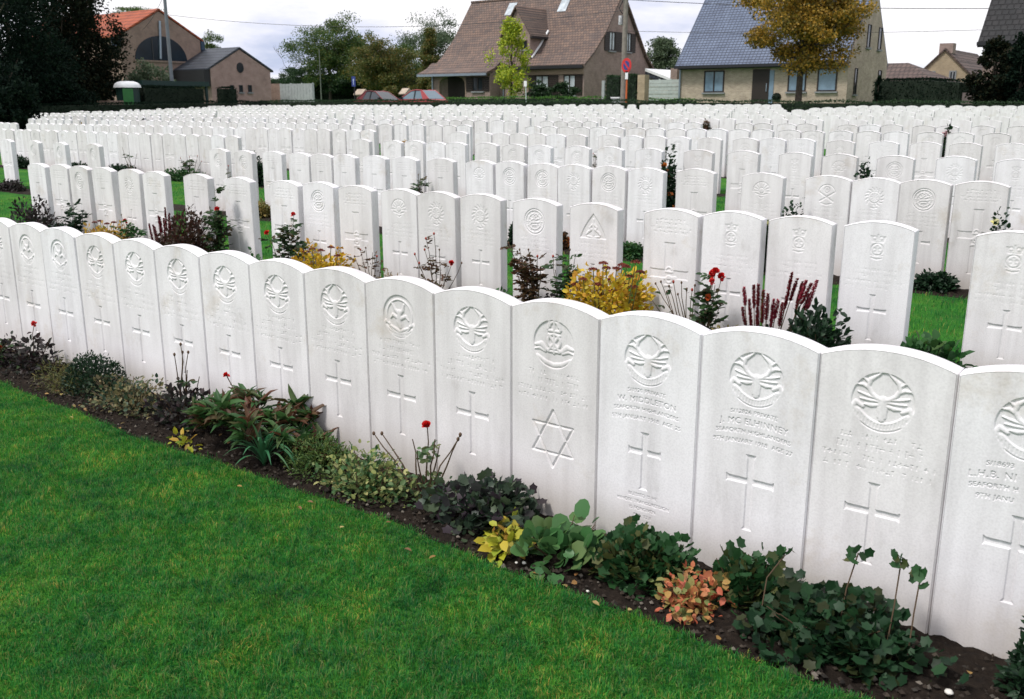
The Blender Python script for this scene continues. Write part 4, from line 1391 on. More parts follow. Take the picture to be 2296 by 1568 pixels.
rose('tall rose with dark red blooms in a gap of the second row', 'rose bush', 484, 565, Y2, [(482, 418, '', 8), (487, 470, 'r', 8), (470, 462, '', 5), (500, 468, '', 8), (505, 500, '', 6), (478, 500, '', 7)], 'rose', L=.05, group=G2)
bush('garden_plant', 'low leafy green plant under the second gap of the second row', 'garden plant', 518, 606, 566, Y2 - .02, .14, 300, .05, .035, 'oval', 'green', G2)
rose('rose bush with a bright red top bloom beside the larger yellow stonecrop, second row', 'rose bush', 645, 590, Y2, [(659, 483, 'r', 4), (599, 524, 'r', 2), (655, 500, '', 9), (640, 510, '', 9), (670, 520, '', 8), (690, 540, '', 6), (610, 545, 'b', 3), (625, 555, 'b', 3)], 'rose', L=.045, group=G2)
sedum('yellow stonecrop with reddish heads in the middle left of the second row', 658, 772, 556, 566, Y2 - .03, .16, [(668, 560), (685, 566), (700, 560), (720, 563), (742, 556), (757, 575)], G2, 1300, 'yellow')
rose('sparse thin rose bush with small brown leaves right of the yellow stonecrop', 'rose bush', 830, 612, Y2, [(795, 575, 'b', 2), (808, 560, 'h', 2), (820, 556, 'b', 3), (835, 566, '', 3), (855, 585, '', 3), (800, 590, '', 2), (845, 575, 'h', 2)], 'rosered', L=.03, leaves=3, group=G2)
bush('grass_tuft', 'straw coloured tuft lying beside the sparse rose bush', 'garden plant', 838, 905, 608, Y2 - .08, .1, 420, .05, .007, 'lance', 'tan', G2, upb=.1)
rose('reddish rose bush with red hips and a low red bloom, second row', 'rose bush', 978, 640, Y2, [(973, 524, 'h', 2), (952, 560, 'h', 4), (985, 560, 'b', 2), (930, 570, 'h', 1), (1013, 592, 'r', 2), (955, 535, 'h', 3), (940, 590, 'h', 4), (1035, 590, 'b', 1), (1000, 610, '', 4)], 'rosered', L=.03, leaves=4, group=G2, bushy=(230, .2, .14, .12, 'darkgreen'))
bush('garden_plant', 'low green leafy plant left of the standard rose, second row', 'garden plant', 1082, 1172, 648, Y2 - .08, .1, 260, .05, .03, 'oval', 'green', G2)
rose('little standard rose with a forked bare stem and a bronze leafy head', 'rose bush', 1200, 672, Y2 - .02, [(1140, 545, 'b', 9), (1165, 560, 'b', 11), (1150, 580, '', 11), (1185, 560, 'b', 10), (1205, 575, 'h', 10), (1175, 585, '', 11), (1190, 590, '', 10), (1212, 600, 'b', 6)], 'rosered', L=.032, group=G2, r=.0045)
bush('garden_plant', 'small dull purple plant at the foot of the standard rose', 'garden plant', 1206, 1248, 650, Y2 - .05, .1, 150, .04, .03, 'oval', 'darkpurple', G2)
rose('thin rose bush in the gap left of the triangular badge stone', 'rose bush', 1262, 690, Y2 - .02, [(1240, 575, 'h', 2), (1278, 560, 'b', 4), (1290, 575, '', 6), (1280, 595, '', 6), (1245, 605, '', 4), (1265, 620, '', 6)], 'rose', L=.04, group=G2, bushy=(150, .16, .12, .14, 'darkgreen'))
SH = [(1292, 640), (1308, 628), (1318, 648), (1330, 606), (1340, 640), (1352, 592), (1360, 603), (1368, 630), (1382, 604), (1395, 596), (1404, 600), (1412, 622), (1425, 590), (1435, 612), (1400, 640), (1420, 645), (1345, 660), (1375, 655)]
sedum('large bright yellow stonecrop with many dark rusty red heads in the second row', 1284, 1442, 585, 612, Y2 - .10, .19, SH, G2, 2300, 'yellow')
rose('leafless rose bush with fine branching twigs and small buds, second row', 'rose bush', 1548, 728, Y2 - .05, [(1470, 636, 'b', 1), (1482, 632, 'b', 0), (1500, 642, 'b', 1), (1510, 632, 'h', 0), (1528, 634, 'b', 0), (1540, 648, 'b', 1), (1552, 650, 'h', 0), (1558, 640, 'b', 0), (1455, 662, '', 2), (1520, 660, 'b', 0), (1495, 655, 'b', 0)], 'rose', L=.03, leaves=2, group=G2, r=.004)
rose('rose bush with a cluster of bright red blooms right of the bare twigs, second row', 'rose bush', 1572, 728, Y2 - .03, [(1605, 610, 'r', 3), (1598, 615, 'r', 2), (1618, 622, 'r', 2), (1597, 632, 'k', 2), (1588, 668, 'o', 2), (1608, 660, '', 7), (1603, 640, '', 7), (1612, 690, '', 4)], 'rose', L=.042, group=G2)
bush('ground_cover', 'low yellow green ground cover under the red roses', 'garden plant', 1585, 1680, 733, Y2 - .12, .08, 500, .03, .012, 'oval', 'tangr', G2, upb=.1)
T2 = [(1668, 645, .10, 1), (1690, 640, .14, 0), (1700, 638, .16, 0), (1712, 652, .18, 0), (1722, 660, .18, 0), (1665, 690, .10, 0), (1680, 672, .15, 0), (1735, 672, .14, 1), (1745, 672, .12, 1), (1776, 612, .22, 0), (1788, 625, .14, 0), (1800, 632, .16, 0), (1808, 630, .14, 1), (1820, 636, .16, 0), (1832, 630, .18, 1), (1698, 690, .14, 0), (1755, 680, .12, 0), (1815, 660, .14, 0)]
spikes('bistort', 'many tall crimson flower spikes at the right of the second row', 'garden plant', 1655, 1770, 740, Y2 - .06, T2, None, 1000, 'darkgreen', .19, G2)
bush('rose_bush', 'dark glossy bush right of the crimson flower spikes', 'rose bush', 1748, 1918, 686, Y2 - .07, .2, 1600, .048, .026, 'oval', 'darkgreen', G2, tw=12, upb=.4)
bush('garden_plant', 'spreading low green leafy plant in the right hand gap of the second row', 'garden plant', 1994, 2190, 750, Y2 - .10, .17, 950, .065, .045, 'oval', 'green', G2, shell=.5)

# ---- third row and beyond: small clumps seen in the gaps
Y3 = 2 * ROWGAP - .15
G3 = 'plants among the farther rows'


def flowers_on(root, rx, ry, h, n, r, mat):
    p, d = dome(n, rx, ry, h, .1)
    for c, o in zip(p, d):
        k = 9
        leaf_obj('flower', np.repeat(c[None], k, 0), rng.normal(size=(k, 3)) + o, rng.normal(size=(k, 3)) + np.array([0, -.5, 1]), r, r * .9, 'round', mat, root)


for a in [
    (1752, 1806, 460, Y3, 'dome shaped dark green shrub before the third row, under the sunburst stone', 'darkgreen', .16, None),
    (1386, 1444, 541, Y3, 'low green clump beside the triangular badge stone', 'green', .13, None),
    (2212, 2276, 488, Y3, 'dark bush with creamy yellow blooms at the right of the third row', 'darkgreen', .13, M_CREAM),
    (2052, 2150, 604, Y3, 'low dark plant on the soil before the third row, right side', 'darkgreen', .13, None),
    (566, 600, 447, Y3, 'small olive clump in the green gap of the third row', 'tangr', .12, None),
    (1148, 1166, 492, Y3, 'narrow dark plant beside the ring badge stone of the second row', 'darkgreen', .1, None),
    (1716, 1730, 492, Y3, 'cream flowered plant between two crowned stones', 'darkgreen', .1, M_CREAM),
    (1250, 1268, 520, Y3, 'red brown plant seen between the ring and the triangle badge stones', 'rosered', .1, M_ORF),
    (0, 52, 400, Y3, 'dark low shrub before the leftmost third row stone', 'darkpurple', .13, None),
    (1488, 1518, 336, 3 * ROWGAP - .2, 'tall dark bush speckled with orange flowers', 'darkgreen', .14, M_ORF),
    (1922, 1962, 362, 3 * ROWGAP - .2, 'dark rounded shrub on the right of the fourth row', 'darkgreen', .2, None),
    (152, 190, 361, 3 * ROWGAP - .2, 'small dark shrub between the leftmost third row stones', 'darkgreen', .2, None),
    (244, 290, 364, 3 * ROWGAP - .2, 'dark green dome shaped shrub before the fourth row, left side', 'darkgreen', .22, None),
    (28, 52, 345, 3 * ROWGAP - .2, 'bluish shrub beside the leftmost third row stone', 'darkgreen', .2, None),
    (365, 462, 374, 3 * ROWGAP - .25, 'low green border plants before the fourth row, left side', 'green', .15, None),
    (566, 580, 345, 3 * ROWGAP - .2, 'small dark clump at the top of a green gap', 'darkgreen', .15, None),
    (898, 906, 320, 4 * ROWGAP - .2, 'thin golden yellow plant between two fourth row stones', 'orange', .1, None),
    (2118, 2138, 280, 6 * ROWGAP - .1, 'bunch of pale pink and white flowers on the right of the sixth row', 'darkgreen', .15, M_PINKW),
    (1578, 1590, 268, 7 * ROWGAP - .1, 'small reddish plant among the far stones', 'rosered', .2, None),
    (318, 346, 264, 6 * ROWGAP - .1, 'round dusky purple bush among the far left rows', 'darkpurple', .35, None),
    (178, 188, 279, 5 * ROWGAP - .1, 'small straw coloured plant in the gap of the fifth row', 'tan', .2, None),
]:
    px0, px1, pt, Y, lb, mt, ry, fm = a
    sc = max(1.0, Y / 4)
    root, rx, h = bush('garden_plant', lb, 'garden plant', px0 - 2, px1 + 2, pt + (6 if Y > 12 else 3), Y, ry, 1500, .036 * sc ** .6, .026 * sc ** .6, 'oval', mt, G3, jit=.9, upb=.2, shell=.6, box=.8)
    if fm:
        flowers_on(root, rx, ry, h, 12, .032 * sc ** .7, fm)
for (px, py, Y, tips, lb) in [
    (298, 378, 3 * ROWGAP - .2, [(274, 330, '', 1), (282, 345, '', 0), (290, 350, '', 1), (306, 345, '', 0)], 'leaning bare twiggy rose before the fourth row, left side'),
    (420, 374, 3 * ROWGAP - .2, [(405, 355, 'h', 3), (425, 352, 'h', 4), (415, 362, '', 5), (430, 360, '', 4), (443, 350, 'h', 0), (452, 362, 'h', 0)], 'small rose with pinkish buds before the fourth row, left of the tall pair of stones'),
    (515, 400, Y3, [(512, 372, 'h', 2), (516, 385, '', 1), (509, 380, 'b', 1)], 'tiny sparse rose between two third row stones'),
    (942, 425, Y3, [(938, 392, 'b', 3), (943, 400, '', 5), (946, 410, '', 6), (940, 412, '', 6)], 'small grey green rose between two plain third row stones'),
    (1338, 345, 4 * ROWGAP - .2, [(1330, 345, 'h', 2), (1336, 350, '', 3)], 'small reddish plant between two stones of the fourth row'),
]:
    rose(lb, 'rose bush', px, py, Y, tips, 'rose', L=.05, leaves=4, group=G3, r=.006)
# ------------------------------------------------------------------ hedges and trees
LM.update({
    'hedge': leafmat('hedge_leaves', [(.014, .040, .014), (.022, .058, .018), (.010, .030, .012), (.030, .070, .02)]),
    'hedgebrown': leafmat('russet_hedge_leaves', [(.05, .06, .02), (.09, .07, .025), (.03, .05, .016), (.12, .08, .03)]),
    'yew': leafmat('yew_leaves', [(.005, .013, .009), (.008, .019, .012), (.004, .010, .007), (.011, .022, .012)], rough=.8, spec=.06, trans=.2),
    'yewbrown': leafmat('dull_yew_leaves', [(.008, .016, .010), (.016, .020, .010), (.006, .013, .009), (.026, .024, .012)], rough=.8, spec=.06, trans=.2),
    'poplar': leafmat('tree_leaves_green', [(.04, .09, .025), (.06, .125, .03), (.10, .16, .035), (.028, .065, .02), (.16, .18, .035)]),
    'autumn': leafmat('tree_leaves_turning', [(.065, .10, .025), (.10, .125, .03), (.16, .15, .03), (.045, .08, .025), (.22, .15, .035)]),
    'greygreen': leafmat('tree_leaves_grey_green', [(.08, .12, .065), (.10, .15, .08), (.13, .17, .09), (.06, .09, .05)]),
    'limetree': leafmat('tree_leaves_lime', [(.38, .46, .03), (.48, .54, .04), (.26, .38, .03), (.54, .54, .04), (.18, .30, .03)]),
    'ochre': leafmat('tree_leaves_ochre', [(.44, .25, .03), (.34, .21, .028), (.22, .165, .026), (.14, .13, .026), (.52, .31, .035), (.10, .09, .02)]),
    'bank': leafmat('bank_grass', [(.07, .19, .03), (.10, .23, .04), (.05, .15, .025)]),
})
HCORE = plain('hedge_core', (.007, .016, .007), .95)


def hedge(name, label, path, width, ztop, mat, leaf=.06, dens=150, zbot=None, cat='hedge', group=None, core=HCORE):
    """clipped hedge along a polyline of (X, Y); a dark twiggy core with leaves all over its faces"""
    P0 = np.array([np.mean([p[0] for p in path]), np.mean([p[1] for p in path])])
    root = empty(name, (P0[0], P0[1], float(gz(P0[1]))), label, cat, group)
    pts, dirs = [], []
    m = MB()
    for i in range(len(path) - 1):
        a = np.array(path[i], float); b = np.array(path[i + 1], float)
        L = np.linalg.norm(b - a); t = (b - a) / L; s = np.array([-t[1], t[0]])
        za = ztop[i] if hasattr(ztop, '__len__') else ztop
        zb = ztop[i + 1] if hasattr(ztop, '__len__') else ztop
        g0, g1 = (float(gz(a[1])), float(gz(b[1]))) if zbot is None else (zbot, zbot)
        w = width / 2
        vs = []
        for (p, z, g) in ((a, za, g0), (b, zb, g1)):
            for sg in (-1, 1):
                for zz in (g - .05, z - .05):
                    q = p + s * sg * (w - .05)
                    vs.append((q[0] - P0[0], q[1] - P0[1], zz - root.location.z))
        m.add(vs, [(0, 1, 5, 4), (2, 6, 7, 3), (1, 3, 7, 5), (0, 2, 3, 1), (4, 5, 7, 6)])
        n = int(dens * L * ((za - g0) * 1.4 + width))
        u = rng.random(n); f = rng.random(n)
        hgt = za + (zb - za) * u; g = g0 + (g1 - g0) * u
        side = f < .62
        nearer = np.where(rng.random(n) < .75, 1, -1)
        sgn_cam = np.sign(np.dot(CAM[:2] - (a + b) / 2, s)) or 1
        off = np.where(side, w * sgn_cam * nearer, (rng.random(n) * 2 - 1) * w)
        z = np.where(side, g + (hgt - g) * rng.random(n), hgt)
        lum = .045 * np.sin(u * L * 2.1) * np.sin(z * 3.3 + i)
        q = a[None] + t[None] * (u * L)[:, None] + s[None] * (off + np.where(side, np.sign(off) * lum, 0))[:, None]
        p = np.c_[q - P0[None], z - root.location.z + np.where(side, 0, lum)] + rng.normal(size=(n, 3)) * .025
        nr = np.where(side[:, None], np.c_[s[None] * np.sign(off)[:, None], np.zeros(n)], np.array([0, 0, 1.0]))
        pts.append(p); dirs.append(nr + rng.normal(size=(n, 3)) * .7)
        for (e0, ze, ge, sg) in ((a, za, g0, -1), (b, zb, g1, 1)):
            if (i == 0 and sg < 0) or (i == len(path) - 2 and sg > 0):
                ne = int(dens * width * (ze - ge) * 1.2)
                qe = e0[None] + s[None] * ((rng.random(ne) * 2 - 1) * w)[:, None] + t[None] * sg * (.02 + rng.normal(size=ne) * .025)[:, None]
                pts.append(np.c_[qe - P0[None], ge + (ze - ge) * rng.random(ne) - root.location.z])
                dirs.append(np.array([[t[0] * sg, t[1] * sg, 0]]) + rng.normal(size=(ne, 3)) * .7)
    m.build('branches', core, root)
    p = np.concatenate(pts); d = np.concatenate(dirs); n = len(p)
    sc = rng.uniform(.7, 1.2, n)
    leaf_obj('foliage', p, d, rng.normal(size=(n, 3)) + np.array([0, 0, .6]), leaf * sc, leaf * .7 * sc, 'quad', LM[mat], root)
    return root


def tree(name, label, X, Y, zc, rx, ry, rz, mat, ncl=40, per=110, leaf=.16, trunk_r=.14, shape='round', base=None, fork=.5, cat='tree', group=None, spread=.26, bark=M_BARK, limbs=14, droop=0.0):
    g = float(gz(Y)) if base is None else base
    root = empty(name, (X, Y, g), label, cat, group)
    c = np.array([0, 0, zc - g])
    # clump centres through the crown, uneven
    u = unit(rng.normal(size=(ncl, 3)))
    r = rng.random(ncl) ** .42
    k = rng.uniform(.72, 1.10, ncl)
    C = u * (r * k)[:, None]
    if shape == 'cone':
        h = rng.random(ncl) ** 1.25
        an = rng.random(ncl) * 2 * PI
        rad = (1 - h) * np.sqrt(rng.random(ncl)) * rng.uniform(.75, 1.15, ncl)
        C = np.stack([rad * np.cos(an), rad * np.sin(an), h * 2 - 1], 1)
    elif shape == 'column':
        h = rng.random(ncl)
        an = rng.random(ncl) * 2 * PI
        rad = np.sqrt(rng.random(ncl)) * (.45 + .75 * np.sin(np.clip(h * 1.05 + .08, 0, 1) * PI) ** .8) * rng.uniform(.6, 1.25, ncl)
        C = np.stack([rad * np.cos(an), rad * np.sin(an), h * 2 - 1], 1)
    C = c + C * np.array([rx, ry, rz])
    m = MB()
    zb = max(.3, c[2] - rz * (fork if shape == 'round' else .9))
    topz = c[2] + rz * (.35 if shape == 'round' else .85)
    tr = [np.array([0, 0, -.1]), np.array([.02, .01, zb * .5]), np.array([0, .03, zb]), np.array([.05 * rx, 0, (zb + topz) / 2]), np.array([0, .03 * rx, topz])]
    m.tube(tr, [trunk_r * 1.25, trunk_r, trunk_r * .85, trunk_r * .5, trunk_r * .15], 8)
    m.build('trunk', bark, root)
    lm = MB()
    for i in range(min(limbs, ncl)):
        e = C[i]
        s = zb + (min(max(e[2], zb), topz) - zb) * rng.uniform(.0, .6)
        b = np.array([0, 0, s])
        mid = (b + e) / 2 + np.array([0, 0, .10 * rz * rng.normal()])
        lm.tube([b, mid, e], [trunk_r * .42, trunk_r * .25, trunk_r * .06], 5)
    if limbs:
        lm.build('limb', bark, root)
    n = ncl * per
    cs = np.repeat(C, per, 0)
    sz = np.repeat(rng.uniform(.6, 1.25, ncl), per)
    P = cs + unit(rng.normal(size=(n, 3))) * (1.9 * rng.random((n, 1)) ** .55) * spread * np.array([rx, ry, rz * .7 if shape != 'cone' else rz * .35])[None] * .62 * sz[:, None]
    d = rng.normal(size=(n, 3)) + unit(P - c) * .5 - np.array([0, 0, droop])
    s = rng.uniform(.65, 1.25, n)
    if per:
        leaf_obj('crown', P, d, rng.normal(size=(n, 3)) + np.array([0, 0, .7]), leaf * s, leaf * .72 * s, 'quad', LM[mat], root)
    return root


# the cemetery's own hedge
hedge('hedge', 'long clipped dark hedge running behind the last row of headstones', [(-50, 37.4), (-40, 37.4), (-30, 37.4), (-20, 37.4), (-10, 37.4), (0, 37.4), (8, 37.4)], .7, [1.80, 1.80, 1.74, 1.70, 1.64, 1.56, 1.5], 'hedge', .07, 260)
hedge('hedge', 'dark hedge along the left side of the cemetery behind the row ends', [(-46.6, 17.5), (-47.2, 24), (-47.8, 31), (-49.4, 37)], .8, [1.52, 1.60, 1.70, 1.76], 'yew', .08, 200)
for (px, X, zt, rx, lb) in ((-20, -33, 2.6, 1.3, 'dark yew bush at the left edge behind the fifth row'), (38, -33.5, 2.0, .75, 'small dark yew bush beside the left end of the sixth row')):
    P = atX(px, 262, X)
    tree('yew_bush', lb, P[0], P[1], .3 + zt / 2, rx, rx, zt / 2, 'yew', 60, 110, .13, .06, 'round', base=float(gz(P[1])), cat='shrub', spread=.26, limbs=6)

# dark trees on the left
GT = 'dark trees on the left'
for (px, py, X, rx, rz, lb, mt) in [
    (15, 90, -52, 3.6, 5.2, 'tall dark evergreen tree at the left edge of the picture', 'yew'),
    (110, 70, -54, 3.4, 5.4, 'broad dark evergreen tree left of the red roofed building', 'yewbrown'),
    (190, 100, -56, 2.2, 4.6, 'dark evergreen tree touching the red roofed building', 'yewbrown'),
    (-90, 80, -48, 4.2, 5.6, 'dark evergreen tree mostly outside the left edge', 'yew'),
    (60, 195, -50, 3.2, 1.9, 'low dark bushy tree under the evergreens at the left', 'yew'),
]:
    P = atX(px, py, X)
    tree('evergreen_tree', lb, P[0], P[1], P[2], rx, rx, rz, mt, 90, 210, .17, .26, 'round', base=float(gz(P[1])), fork=.75, group=GT, spread=.24)
P = atX(150, 190, -55); tree('evergreen_tree', 'low dark tree with a pale bare trunk showing, left of the green cabin', P[0], P[1], 2.5, 2.2, 1.6, 1.1, 'yewbrown', 40, 90, .2, .2, 'round', base=float(gz(P[1])), group=GT)
P = atX(330, 162, -54); tree('shrub', 'grey green loose shrub below the arched window', P[0], P[1], 3.0, 1.9, 1.2, 1.2, 'greygreen', 40, 90, .15, .05, 'round', base=float(gz(P[1])), cat='shrub', spread=.3)
P = atX(245, 190, -53); tree('shrub', 'dark green shrub beside the white domed cabin', P[0], P[1], 2.6, 1.3, 1.0, 1.3, 'yewbrown', 30, 90, .16, .05, 'round', base=float(gz(P[1])), cat='shrub')

# trees between the buildings
GB = 'trees between the houses'


def ptree(name, label, px, py_top, py_bot, pw, Y, mat, shape='round', ncl=50, per=110, leaf=.2, tr=.14, group=GB, trunk_to=None, **kw):
    if leaf == .2:
        leaf, per, ncl = .135, int(per * 2.1), int(ncl * 1.25)
    top = atY(px, py_top, Y); bot = atY(px, py_bot, Y)
    rx = (atY(px + pw / 2, py_bot, Y)[0] - atY(px - pw / 2, py_bot, Y)[0]) / 2 * .8
    rz = (top[2] - bot[2]) / 2
    return tree(name, label, top[0], Y, (top[2] + bot[2]) / 2, rx, rx, rz * .92, mat, ncl, per, leaf, tr, shape, group=group, **kw)


ptree('leafy_tree', 'tall green tree right of the grey board fence', 732, 26, 200, 150, 56, 'poplar', ncl=80, per=150, fork=.9)
ptree('leafy_tree', 'slim green tree top between the two larger trees left of the brown house', 808, 60, 200, 60, 60, 'poplar', ncl=30, fork=.9)
ptree('leafy_tree', 'broad olive tree with turning leaves behind the parked cars', 862, 78, 212, 160, 55, 'autumn', ncl=76, per=140, fork=.9)
ptree('leafy_tree', 'tall pale grey green tree behind the left end of the brown roof', 972, 26, 190, 160, 66, 'greygreen', ncl=70, per=110, fork=.9, spread=.27)
ptree('leafy_tree', 'mid green tree closing the gap behind the two roofed pillars', 915, 96, 215, 110, 60, 'poplar', ncl=44, fork=.9)
ptree('conifer', 'dark pointed conifer beside the left end of the brown house', 962, 62, 226, 84, 54, 'autumn', 'cone', ncl=56, per=110, limbs=6)
ptree('leafy_tree', 'low dark green bush under the tall green tree', 690, 140, 226, 110, 57, 'hedge', ncl=40, fork=.9)
ptree('leafy_tree', 'dark undergrowth tree behind the blue sign', 800, 150, 226, 150, 58, 'hedge', ncl=46, fork=.9)
ptree('leafy_tree', 'small tree behind the gap between the brown and grey roofed houses', 1490, 72, 200, 120, 64, 'greygreen', ncl=60, per=100, fork=.9)
ptree('leafy_tree', 'green tree crown rising just behind the small round window building', 640, 150, 215, 60, 62, 'greygreen', ncl=26, fork=.9)
ptree('leafy_tree', 'tree crown peeping over the ridge of the red roof', 300, 6, 60, 110, 70, 'poplar', ncl=30, fork=.9)
ptree('leafy_tree', 'green tree behind the right side of the arched window building', 460, 66, 160, 60, 62, 'poplar', ncl=30, fork=.9)


def bare_tree(label, px, py_top, Y):
    B = np.array([atY(px, 200, Y)[0], Y, float(gz(Y))])
    H = atY(px, py_top, Y)[2] - B[2]
    root = empty('bare_tree', B, label, 'tree', GB)
    m = MB()

    def grow(p, d, L, r, dep):
        e = p + d * L
        m.tube([p, (p + e) / 2 + rng.normal(size=3) * L * .05, e], [r, r * .8, r * .6], 4)
        if dep:
            for _ in range(3 if dep > 1 else 4):
                nd = unit(d + rng.normal(size=3) * .42 + np.array([0, 0, .12]))
                grow(e, nd, L * rng.uniform(.55, .8), r * .58, dep - 1)
    grow(np.zeros(3), np.array([0, 0, 1.0]), H * .36, .07, 4)
    m.build('branches', M_BARK, root)


bare_tree('bare leafless tree left of the tall green tree', 648, 105, 64)
ptree('lime_leaved_tree', 'slender bright lime yellow tree in front of the brown house', 1146, 45, 218, 74, 47.2, 'limetree', 'column', ncl=56, per=100, leaf=.15, tr=.07, spread=.27, limbs=18)
# the ochre street tree
P = atY(1795, 245, 38.6)
tree('autumn_tree', 'round crowned ochre autumn tree standing before the grey roofed house', P[0] - .15, 38.6, 5.0, 2.7, 2.6, 2.35, 'ochre', 78, 520, .12, .15, 'round', fork=.74, spread=.23, limbs=26)
hedge('undergrowth', 'dark undergrowth closing the gaps beneath the trees left of the brown house', [(-80, 58.5), (-66, 58.5), (-56, 58.5), (-46, 58.5)], 1.6, [3.6, 4.2, 4.0, 4.2], 'hedge', .17, 60, zbot=1.4)
hedge('undergrowth', 'dark undergrowth behind the garage between the two houses', [(-40, 66), (-30, 66), (-22, 66)], 1.6, [4.0, 4.4, 4.0], 'hedge', .17, 60, zbot=1.4)
hedge('undergrowth', 'far dark bushes low on the horizon at the right', [(-24, 80), (-8, 76), (6, 70)], 2.0, [3.0, 3.2, 3.0], 'hedge', .2, 50, zbot=1.4)
# garden shrubs and hedges round the houses
hedge('garden_hedge', 'light green grassy bank and low hedge before the brown house', [(-43, 46.2), (-37, 46.2), (-31, 46.2), (-24, 46.0)], .9, [1.98, 2.02, 1.98, 1.80], 'bank', .10, 130, zbot=1.3)
ptree('shrub', 'rounded green shrub left under the front windows of the brown house', 1212, 180, 232, 60, 47.0, 'hedge', ncl=34, per=90, leaf=.12, tr=.04, cat='shrub')
ptree('shrub', 'rounded green shrub right under the front windows of the brown house', 1266, 180, 232, 62, 47.0, 'hedge', ncl=36, per=90, leaf=.12, tr=.04, cat='shrub')
hedge('clipped_hedge', 'clipped tall dark hedge block left of the concrete pole', [tuple(atY(1364, 226, 45.5)[:2]), tuple(atY(1392, 226, 45.5)[:2])], .6, 3.15, 'hedge', .09, 220, zbot=1.0)
hedge('clipped_hedge', 'clipped tall dark hedge block right of the no parking sign', [tuple(atY(1410, 226, 45.5)[:2]), tuple(atY(1430, 226, 45.5)[:2])], .6, 3.2, 'hedge', .09, 220, zbot=1.0)
hedge('garden_hedge', 'broad dark hedge right of the grey roofed house', [tuple(atY(1975, 220, 50)[:2]), tuple(atY(2080, 220, 48)[:2]), tuple(atY(2165, 220, 46.5)[:2])], 1.0, [2.80, 2.78, 2.6], 'yew', .09, 170, zbot=1.0)
hedge('garden_hedge', 'dark hedge at the far right edge before the dark house', [tuple(atY(2196, 220, 43.5)[:2]), tuple(atY(2400, 220, 42.5)[:2])], 1.0, [2.45, 2.4], 'yew', .10, 150, zbot=.8)
ptree('conifer', 'tall dark conifer with russet sprays before the dark house at the right', 2238, 92, 240, 118, 42.5, 'yewbrown', 'column', ncl=70, per=110, leaf=.14, tr=.1, limbs=8)
ptree('conifer', 'dark conifer cut by the right edge of the picture', 2300, 80, 240, 90, 42.0, 'yew', 'column', ncl=60, per=110, leaf=.14, tr=.1, limbs=8)
ptree('shrub', 'brown tinged garden bush between the two parked cars', 873, 188, 228, 34, 44.6, 'autumn', ncl=24, per=80, leaf=.12, tr=.04, cat='shrub')
ptree('shrub', 'small dark pointed conifer at the right corner of the grey roofed house', 1972, 168, 230, 22, 48.6, 'yew', 'cone', ncl=24, per=80, leaf=.1, tr=.04, cat='shrub')

# ------------------------------------------------------------------ buildings
BR_BROWN = brick_material('brown_pink_brick', (.34, .25, .225), (.28, .20, .18), (.36, .31, .28))
BR_BUFF = brick_material('buff_brick', (.50, .42, .33), (.38, .31, .245), (.50, .45, .39))
BR_PINK = brick_material('pink_brick', (.31, .215, .175), (.26, .18, .15), (.33, .28, .24))
BR_ROSE = brick_material('dusty_rose_brick', (.40, .275, .245), (.35, .235, .21), (.42, .35, .32))
BR_YEL = brick_material('yellow_brick', (.45, .36, .235), (.37, .295, .19), (.44, .39, .31))
T_BROWN = tile_material('brown_roof_tiles', (.205, .140, .112), (.125, .098, .090), (.070, .054, .048), .22, .17, .85, dist=.03)
T_GREY = tile_material('blue_grey_glazed_tiles', (.105, .145, .235), (.085, .12, .20), (.028, .038, .064), .22, .15, .45, 0.0, .05)
T_RED = tile_material('orange_red_tiles', (.42, .10, .04), (.34, .08, .035), (.16, .045, .025), .28, .26, .8)
T_SLATE = tile_material('dark_slate', (.045, .055, .075), (.035, .045, .06), (.02, .024, .03), .3, .22, .5)
T_DULL = tile_material('dull_brown_tiles', (.12, .085, .075), (.10, .07, .062), (.05, .038, .034), .28, .24, .85)
T_BLACK = tile_material('black_tiles', (.020, .020, .022), (.015, .016, .018), (.008, .008, .009), .28, .24, .8)
M_ZINC = plain('zinc', (.30, .36, .42), .4, .6)
M_SILL = plain('bluestone_sill', (.22, .23, .24), .7)
M_BEAM = plain('weathered_beam', (.28, .20, .15), .8)
M_GUTTER = plain('black_gutter', (.012, .013, .016), .5)
M_CONC = plain('pole_concrete', (.22, .20, .17), .9, var=.2, scale=5)
M_BOARD = plain('grey_boards', (.34, .37, .37), .8, var=.15)
M_DGREEN = plain('dark_green_paint', (.006, .030, .026), .5)


def window(parent, x0, x1, y, z0, z1, axis='y', panes=2, frame=M_WOOD_D, glass=M_CURTAIN, t=.07, sill=True, bar=None):
    """window in a wall facing -Y (axis y, x0..x1 along X) or +X (axis x, x0..x1 along Y at X=y)"""
    f = MB()
    def bx(a0, a1, d0, d1, b0, b1, mb):
        if axis == 'y':
            mb.box(a0, a1, y - d1, y - d0, b0, b1)
        else:
            mb.box(y + d0, y + d1, a0, a1, b0, b1)
    bx(x0, x1, -.02, .05, z1 - t, z1, f); bx(x0, x1, -.02, .05, z0, z0 + t, f)
    w = (x1 - x0)
    xs = np.linspace(x0, x1, panes + 1)
    for i, x in enumerate(xs):
        c = min(max(x, x0 + t / 2), x1 - t / 2)
        bx(c - t / 2, c + t / 2, -.02, .047, z0 + t, z1 - t, f)
    if bar:
        bx(x0 + t, x1 - t, -.01, .04, bar - t * .3, bar + t * .3, f)
    wo = local(parent, f.build('window', frame)); 
    g = MB(); bx(x0 + t, x1 - t, .0, .012, z0 + t, z1 - t, g)
    link_child(g.build('pane', glass), wo)
    if sill:
        sl = MB(); bx(x0 - .08, x1 + .08, .0, .11, z0 - .09, z0 - .004, sl)
        link_child(sl.build('sill', M_SILL), wo)
    return wo


def link_child(o, p):
    o.parent = p
    return o


def part(parent, mb, name, mat):
    return local(parent, mb.build(name, mat))


